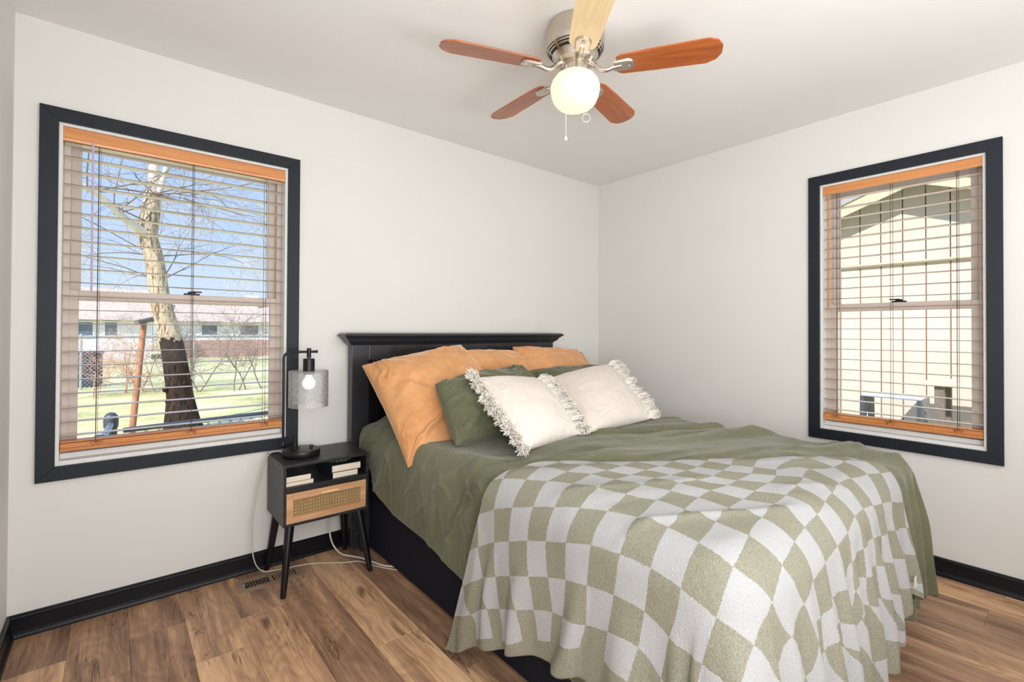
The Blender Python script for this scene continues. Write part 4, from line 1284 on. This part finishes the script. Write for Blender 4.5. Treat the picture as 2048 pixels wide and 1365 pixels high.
# the big leaning tree outside the left window
tree = thing('tree', (-2.33, 7.0, GZ), 'big bare tree with pale upper trunk and darker base, close outside the left window', 'tree')
b = MB()
tp = smooth_path([(-2.27, 7.0, GZ - .1), (-2.30, 7.0, -.25), (-2.34, 7.0, .2), (-2.44, 7.0, .92), (-2.56, 7.0, 1.45), (-2.61, 7.0, 1.7), (-2.69, 7.02, 2.33), (-2.775, 7.05, 2.75), (-2.74, 7.08, 3.15), (-2.71, 7.1, 3.45)], 5)
rs = np.interp(np.linspace(0, 1, len(tp)), [0, .08, .2, .4, .6, .75, .82, .9, 1], [.36, .26, .19, .150, .135, .125, .14, .125, .10])
b.tube(tp, list(rs), 20)
for p_, r_ in (((-2.53, 6.93, .22), .05), ((-2.50, 6.95, .02), .04)):
    b.lathe([(0, -r_), (r_ * .8, -r_ * .6), (r_, 0), (r_ * .7, r_ * .7), (0, r_)], p_, 9)
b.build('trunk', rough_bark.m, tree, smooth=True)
for pts, r0, r1 in (([(-2.72, 7.1, 3.35), (-2.70, 7.15, 3.9), (-2.66, 7.2, 4.6), (-2.72, 7.3, 6.0)], .085, .05),
                    ([(-2.70, 7.1, 3.2), (-2.60, 7.05, 3.6), (-2.50, 7.0, 4.1), (-2.2, 6.9, 5.6)], .055, .03),
                    ([(-2.76, 7.03, 2.72), (-2.95, 6.9, 2.82), (-3.12, 6.8, 2.95), (-3.45, 6.6, 3.22), (-4.2, 6.4, 3.45)], .075, .03)):
    sp2 = smooth_path(pts, 5)
    b = MB().tube(sp2, list(np.linspace(r0, r1, len(sp2))), 10)
    b.build('limb', palebark, tree, smooth=True)
b = MB(); rnd = random.Random(12)
for k in range(26):
    base = Vector(random.Random(k).choice([(-2.72, 7.0, 2.9), (-2.7, 7.0, 3.4), (-3.2, 6.8, 2.95), (-2.66, 7.05, 2.4), (-2.60, 7.2, 4.0), (-3.5, 6.6, 3.2), (-2.6, 7.0, 2.0)]))
    a = rnd.uniform(0, 2 * PI)
    branch(b, base, Vector((math.cos(a), .4 * math.sin(a), rnd.uniform(-.1, .6))).normalized(), rnd.uniform(1.0, 2.0), rnd.uniform(.007, .014), 2, rnd, .7, .03, 5, .0018, 4)
b.build('twigs', twig, tree)

def bare_tree(x, y, h, seed, mat_, label, group, spread=.55, depth=4, n=4, r=.12, minr=.010, cat='tree', name='bare_tree', nstem=1, ang=.1):
    root = thing(name, (x, y, GZ), label, cat, group)
    rnd = random.Random(seed); b = MB()
    for k in range(nstem):
        branch(b, Vector((x + rnd.uniform(-.1, .1) * nstem, y, GZ)), Vector((rnd.uniform(-ang, ang), rnd.uniform(-ang, ang), 1)).normalized(), h * .55, r, depth, rnd, spread, 0, 6, minr, n)
    b.build('branches', mat_, root)
    return root
for x, y, h, sd, lab in ((-5.6, 26, 9, 1, 'bare grey tree beyond the houses, at the left edge of the yard view'), (-1.0, 44, 15, 2, 'bare grey tree beyond the yard, just right of the big trunk'), (4.6, 27, 9, 3, 'bare grey tree beyond the yard, at the right edge of the view')):
    bare_tree(x, y, h, sd, greytwig, lab, None, .6, 5, 4, .11, .007)
for x, y, h, sd, mt, lab in ((-4.0, 12.9, 1.8, 11, russet, 'russet leafless shrub at the left end of the far chain link fence'), (-2.9, 13.6, 1.9, 12, russet, 'russet leafless shrub behind the leaning clothes pole'),
                             (-1.55, 12.8, 2.4, 13, twig, 'dark arching bare shrub right of the big trunk'), (.0, 12.6, 2.3, 14, twig, 'dark arching bare shrub near the right edge of the yard view')):
    bare_tree(x, y, h, sd, mt, lab, None, .75, 3, 4, .018, .0035, 'shrub', 'bare_shrub', 6, .5)

# clothes-line pole
rust = simple('rusty_pipe', lin(172, 120, 88), .8, var=.3, nscale=9, bump=.4, bscale=40)
cp = thing('clothesline_pole', (-2.96, 6.97, GZ), 'rusty leaning clothesline pole with short crossbar, left of the big tree', 'pole')
b = MB().tube([(-2.965, 6.97, GZ - .1), (-2.80, 7.5, 1.30)], .045, 12); b.build('post', rust, cp, smooth='angle')
b = MB().tube([(-2.90, 7.35, 1.31), (-2.60, 7.75, 1.40)], .042, 12); b.build('crossbar', simple('grey_weathered_pipe', lin(120, 112, 104), .8, var=.2), cp, smooth='angle')

# chain link fences
galv = simple('galvanised_wire', lin(196, 198, 200), .4, .6, var=.05, bump=0)
dgalv = simple('dull_dark_wire', lin(84, 86, 92), .5, .5, var=.1, bump=0)
def chain_fence(A, B, z0, z1, pitch, wr_, label, posts, mt, pr, name='chain_link_fence', top=True):
    A, B = Vector(A), Vector(B); d = (B - A); L_ = d.length; u = d.normalized(); up = Vector((0, 0, 1))
    root = thing(name, (A.x, A.y, z0), label, 'fence')
    b = MB(); H_ = z1 - z0
    n = int((L_ + H_) / pitch)
    for k in range(n):
        for sgn in (1, -1):
            s0 = k * pitch if sgn > 0 else k * pitch
            # line x - sgn*z = const
            a0_, a1_ = (s0 - H_, s0) if sgn > 0 else (s0, s0 - H_)
            zA, zB = z0, z1
            xa, xb = a0_, a1_
            # clip to the panel
            def clip(xa, za, xb, zb):
                pts = []
                for (x, z, x2, z2) in ((xa, za, xb, zb), (xb, zb, xa, za)):
                    if x < 0: z = z + (z2 - z) * (0 - x) / (x2 - x); x = 0
                    elif x > L_: z = z + (z2 - z) * (L_ - x) / (x2 - x); x = L_
                    pts.append((x, z))
                return pts
            if max(xa, xb) <= 0 or min(xa, xb) >= L_: continue
            (x1, zz1), (x2, zz2) = clip(xa, zA, xb, zB)
            off = Vector((-u.y, u.x, 0)) * wr_ * sgn
            b.tube([A + u * x1 + off + up * (zz1 - A.z), A + u * x2 + off + up * (zz2 - A.z)], wr_, 3, caps=False)
    b.build('wire_mesh', mt, root)
    if top:
        MB().tube([A + up * (z1 - A.z), B + up * (z1 - A.z)], pr * .8, 10).build('top_rail', mt, root, smooth='angle')
    for f in posts:
        p_ = A + u * L_ * f
        b = MB().tube([(p_.x, p_.y, z0), (p_.x, p_.y, z1 + .03)], pr, 10)
        b.lathe([(pr * 1.2, -.02), (pr * 1.25, .01), (pr * .8, .03), (0, .04)], (p_.x, p_.y, z1 + .03), 12)
        b.build('post', mt, root, smooth='angle')
    return root
chain_fence((-6.5, 15.5, GZ), (6.5, 14.2, GZ), GZ, 1.0, .10, .0035, 'pale chain link fence across the far side of the yard', (0, .2, .4, .6, .8, 1), galv, .03)
chain_fence((-3.12, 1.42, GZ), (-1.6, 1.68, GZ), GZ, .53, .075, .0022, 'dark chain link fence with round rail just below the left window', (1,), dgalv, .022)
# gate post with cap and hinge arm beside it
gp = thing('fence_post', (-3.20, 1.50, GZ), 'dark fence post with domed cap and short pipe arm, outside the lower left window corner', 'post')
b = MB().tube([(-3.185, 1.60, GZ), (-3.185, 1.60, .56)], .034, 16); b.lathe([(.040, -.03), (.042, .02), (.036, .05), (.020, .068), (0, .073)], (-3.185, 1.60, .56), 20)
b.build('post', dgalv, gp, smooth='angle')
b = MB().tube([(-3.185, 1.57, .555), (-3.225, 1.38, .500)], .018, 14); b.build('arm', M['steel'], gp, smooth='angle')
b = MB().tube([(-3.24, 1.36, GZ), (-3.24, 1.36, .475)], .036, 16); b.lathe([(.042, -.03), (.044, .01), (.036, .035), (.02, .05), (0, .054)], (-3.24, 1.36, .475), 20)
b.build('gate_post', dgalv, gp, smooth='angle')

# houses beyond the fence
siding = NM('white_lap_siding'); v = siding.co(); sxyz = siding.n('ShaderNodeSeparateXYZ'); siding.l(v, sxyz.inputs[0])
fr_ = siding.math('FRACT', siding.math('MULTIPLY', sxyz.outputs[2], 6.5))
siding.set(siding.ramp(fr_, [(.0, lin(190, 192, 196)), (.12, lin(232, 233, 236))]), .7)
brick = NM('red_brick')
bt = brick.n('ShaderNodeTexBrick'); bt.inputs['Scale'].default_value = 5; bt.inputs['Color1'].default_value = lin(186, 116, 92); bt.inputs['Color2'].default_value = lin(160, 92, 72); bt.inputs['Mortar'].default_value = lin(214, 196, 182)
bt.inputs['Mortar Size'].default_value = .03
brick.l(brick.co(rot=(PI / 2, 0, 0)), bt.inputs[0]); brick.set(bt.outputs[0], .9)
shing = simple('brown_shingles', lin(206, 178, 160), .9, var=.25, nscale=8, bump=.3, bscale=30)
shing2 = simple('grey_shingles', lin(176, 168, 164), .9, var=.2, nscale=8, bump=.3, bscale=30)
hglass = simple('house_window_glass', lin(96, 112, 128), .2, bump=0)
def house(x0, x1, y, zt, zr, lowm, roofm, label, wins, chim=None):
    root = thing('house', ((x0 + x1) / 2, y + 3, GZ), label, 'house')
    MB().box(x0, x1, y, y + 6, GZ, .55).build('brick_wall', lowm, root)
    MB().box(x0, x1, y + .02, y + 5.98, .55, zt).build('siding', siding.m, root)
    b = MB()
    b.add([(x0 - .4, y - .5, zt - .05), (x1 + .4, y - .5, zt - .05), (x1 + .4, y + 6.5, zt - .05), (x0 - .4, y + 6.5, zt - .05), (x0 - .4, y + 3, zr), (x1 + .4, y + 3, zr)], [(0, 1, 5, 4), (2, 3, 4, 5), (0, 4, 3), (1, 2, 5), (0, 3, 2, 1)])
    b.build('roof', roofm, root)
    for (wx, wz, ww, wh) in wins:
        b = MB(); b.box(wx - .08, wx + ww + .08, y - .06, y + .02, wz - .08, wz + wh + .08)
        w_ = b.build('window', M['jamb'], root)
        b = MB(); b.box(wx, wx + ww, y - .08, y - .05, wz, wz + wh)
        b.build('pane', hglass, w_)
    if chim:
        cx_, cw_ = chim
        b = MB().box(cx_, cx_ + cw_, y + 2.4, y + 3.1, zt, zr + .7); b.build('chimney', M['jamb'], root)
    return root
house(-9.5, -1.6, 31, 1.75, 3.6, siding.m, shing, 'white sided house with brown roof, at the left of the yard view', [(-5.0, .85, .9, .7), (-3.6, .85, .5, .7)])
house(-.6, 7.6, 32, 1.75, 2.9, brick.m, shing, 'brick and white house with brown roof, at the right of the yard view', [(.9, .9, .8, .6), (3.0, .9, 1.0, .6)], (3.9, .6))
# dark bins by the fence
bn = thing('wheelie_bin', (-3.72, 16.2, GZ), 'dark bin behind the far fence at the left', 'bin')
MB().box(-4.0, -3.45, 15.95, 16.5, GZ, .45).build('bin_body', simple('dark_bin', lin(48, 60, 72), .6), bn, bevel=.04)
MB().box(-4.03, -3.42, 15.92, 16.53, .45, .52).build('lid', simple('dark_bin_lid', lin(40, 48, 58), .6), bn, bevel=.02)

# the cream building outside the right window
cw = NM('cream_grooved_board'); v = cw.co(); nn = cw.noise(v, 3, 4); 
cw.set(cw.ramp(nn, [(.3, lin(212, 197, 177)), (.7, lin(220, 207, 188))]), .85, spec=.2)
bnz = cw.n('ShaderNodeTexNoise'); bnz.inputs['Scale'].default_value = 40; cw.l(cw.co((1, 6, .6)), bnz.inputs[0]); cw.bump(bnz.outputs[0], .25, .004)
shed = thing('shed', (3.8, -1.33, GZ), 'cream grooved board outbuilding with gable roof, filling the right window view', 'outbuilding')
GX = 3.6; AY, AZ, SL = -1.50, 2.78, .37
b = MB()
pitch_ = .1985; y_ = -.944 - pitch_ * 20
edges = []
ybase = -.944
for k in range(-22, 23):
    ya, yb = ybase + k * pitch_ + .006, ybase + (k + 1) * pitch_ - .006
    zt2 = lambda y: AZ + .10 - SL * abs(y - AY)
    for z0_, z1f in ((GZ, lambda y: min(1.965, zt2(y))), (2.0, zt2)):
        if min(z1f(ya), z1f(yb)) <= z0_ + .02: continue
        xo = 0 if z0_ < 1 else -.012
        pts = [(ya, z0_), (yb, z0_), (yb, z1f(yb)), (ya, z1f(ya))]
        if ya < AY < yb and z0_ > 1: pts = [(ya, z0_), (yb, z0_), (yb, z1f(yb)), (AY, AZ + .1), (ya, z1f(ya))]
        b.prism(pts, 0, GX + xo, GX + .02)
b.prism([(AY - 4.6, GZ), (AY + 4.6, GZ), (AY + 4.6, AZ - SL * 4.6), (AY, AZ), (AY - 4.6, AZ - SL * 4.6)], 0, GX + .1, GX + .15)
b.build('siding', cw.m, shed)
b = MB().prism([(AY - 4.6, GZ), (AY + 4.6, GZ), (AY + 4.6, AZ - SL * 4.6), (AY, AZ), (AY - 4.6, AZ - SL * 4.6)], 0, GX + .006, GX + .09)
b.build('groove_backing', simple('brown_groove_shade', lin(150, 112, 84), .9, bump=0), shed)
cream_p = simple('cream_fascia_paint', lin(214, 198, 160), .6, bump=.05)
b = MB().box(GX - .035, GX, -5.4, 3.0, 1.965, 2.0); b.build('joint_flashing', cream_p, shed, bevel=.003)
b = MB()
for sg in (-1, 1):
    pts = [(AY, AZ), (AY + sg * 4.8, AZ - SL * 4.8), (AY + sg * 4.8, AZ - SL * 4.8 + .16), (AY, AZ + .16)]
    b.prism(pts, 0, GX - .30, GX - .28)
b.build('fascia', cream_p, shed)
b = MB()
for sg in (-1, 1):
    pts = [(AY, AZ + .13), (AY + sg * 4.8, AZ - SL * 4.8 + .13), (AY + sg * 4.8, AZ - SL * 4.8 + .19), (AY, AZ + .19)]
    b.prism(pts, 0, GX - .32, GX + 4)
b.build('roof', shing2, shed)

# grey plastic step stool on a bench outside
st = thing('step_stool', (2.6, -1.40, .24), 'light grey plastic step stool with arched legs, outside the right window', 'stool')
pl = simple('light_grey_plastic', lin(206, 200, 192), .5, bump=.03)
b = MB()
b.prism([(2.42, .585), (2.46, .61), (2.74, .61), (2.78, .585)], 1, -1.70, -1.24)
b.build('tread', pl, st, bevel=.01)
dkp = simple('grey_plastic_end', lin(140, 136, 134), .6)
for ya, yb in ((-1.70, -1.67), (-1.27, -1.24)):
    arch = [(2.40, .24), (2.42, .585), (2.78, .585), (2.80, .24), (2.70, .24)] + [(2.60 + .10 * math.cos(a), .24 + .24 * math.sin(a)) for a in [PI * k / 10 for k in range(11)]] + [(2.50, .24)]
    b = MB(); b.add([(x, ya, z) for x, z in arch] + [(x, yb, z) for x, z in arch], [])
    n = len(arch)
    b.f += [tuple(range(n)), tuple(range(2 * n - 1, n - 1, -1))] + [(i, (i + 1) % n, (i + 1) % n + n, i + n) for i in range(n)]
    b.build('leg_panel', dkp, st)
b = MB().prism([(-1.60, .24), (-1.60, .36), (-1.46, .36), (-1.38, .24)], 0, 2.56, 2.64); b.build('brace', pl, st)
bench = thing('bench', (2.6, -1.2, GZ), 'low wooden bench carrying the grey step stool', 'bench')
wm_ = wood('weathered_bench_wood', lin(160, 148, 132), lin(200, 188, 170), 1, 1)
MB().box(2.3, 2.9, -1.63, -.2, .20, .24).build('bench_top', wm_, bench, bevel=.004)
for yy in (-1.60, -.4):
    for xx in (2.34, 2.80):
        MB().box(xx, xx + .06, yy, yy + .06, GZ, .20).build('leg', wm_, bench)
tb = thing('garden_table', (3.0, -2.0, GZ), 'pale wood table with square legs beside the cream outbuilding', 'table')
MB().box(2.75, 3.25, -2.5, -1.66, .71, .745).build('table_top', wood('pale_table_wood', lin(206, 188, 164), lin(232, 216, 194), 1, 1), tb, bevel=.003)
dkw = simple('grey_brown_post', lin(128, 116, 104), .8, var=.15)
for xx, yy in ((2.80, -1.80), (3.14, -1.80), (2.80, -2.45), (3.14, -2.45)):
    MB().box(xx, xx + .07, yy, yy + .07, GZ, .71).build('leg', dkw, tb)
MB().box(2.86, 3.14, -2.40, -1.86, .33, .36).build('lower_shelf', dkw, tb)
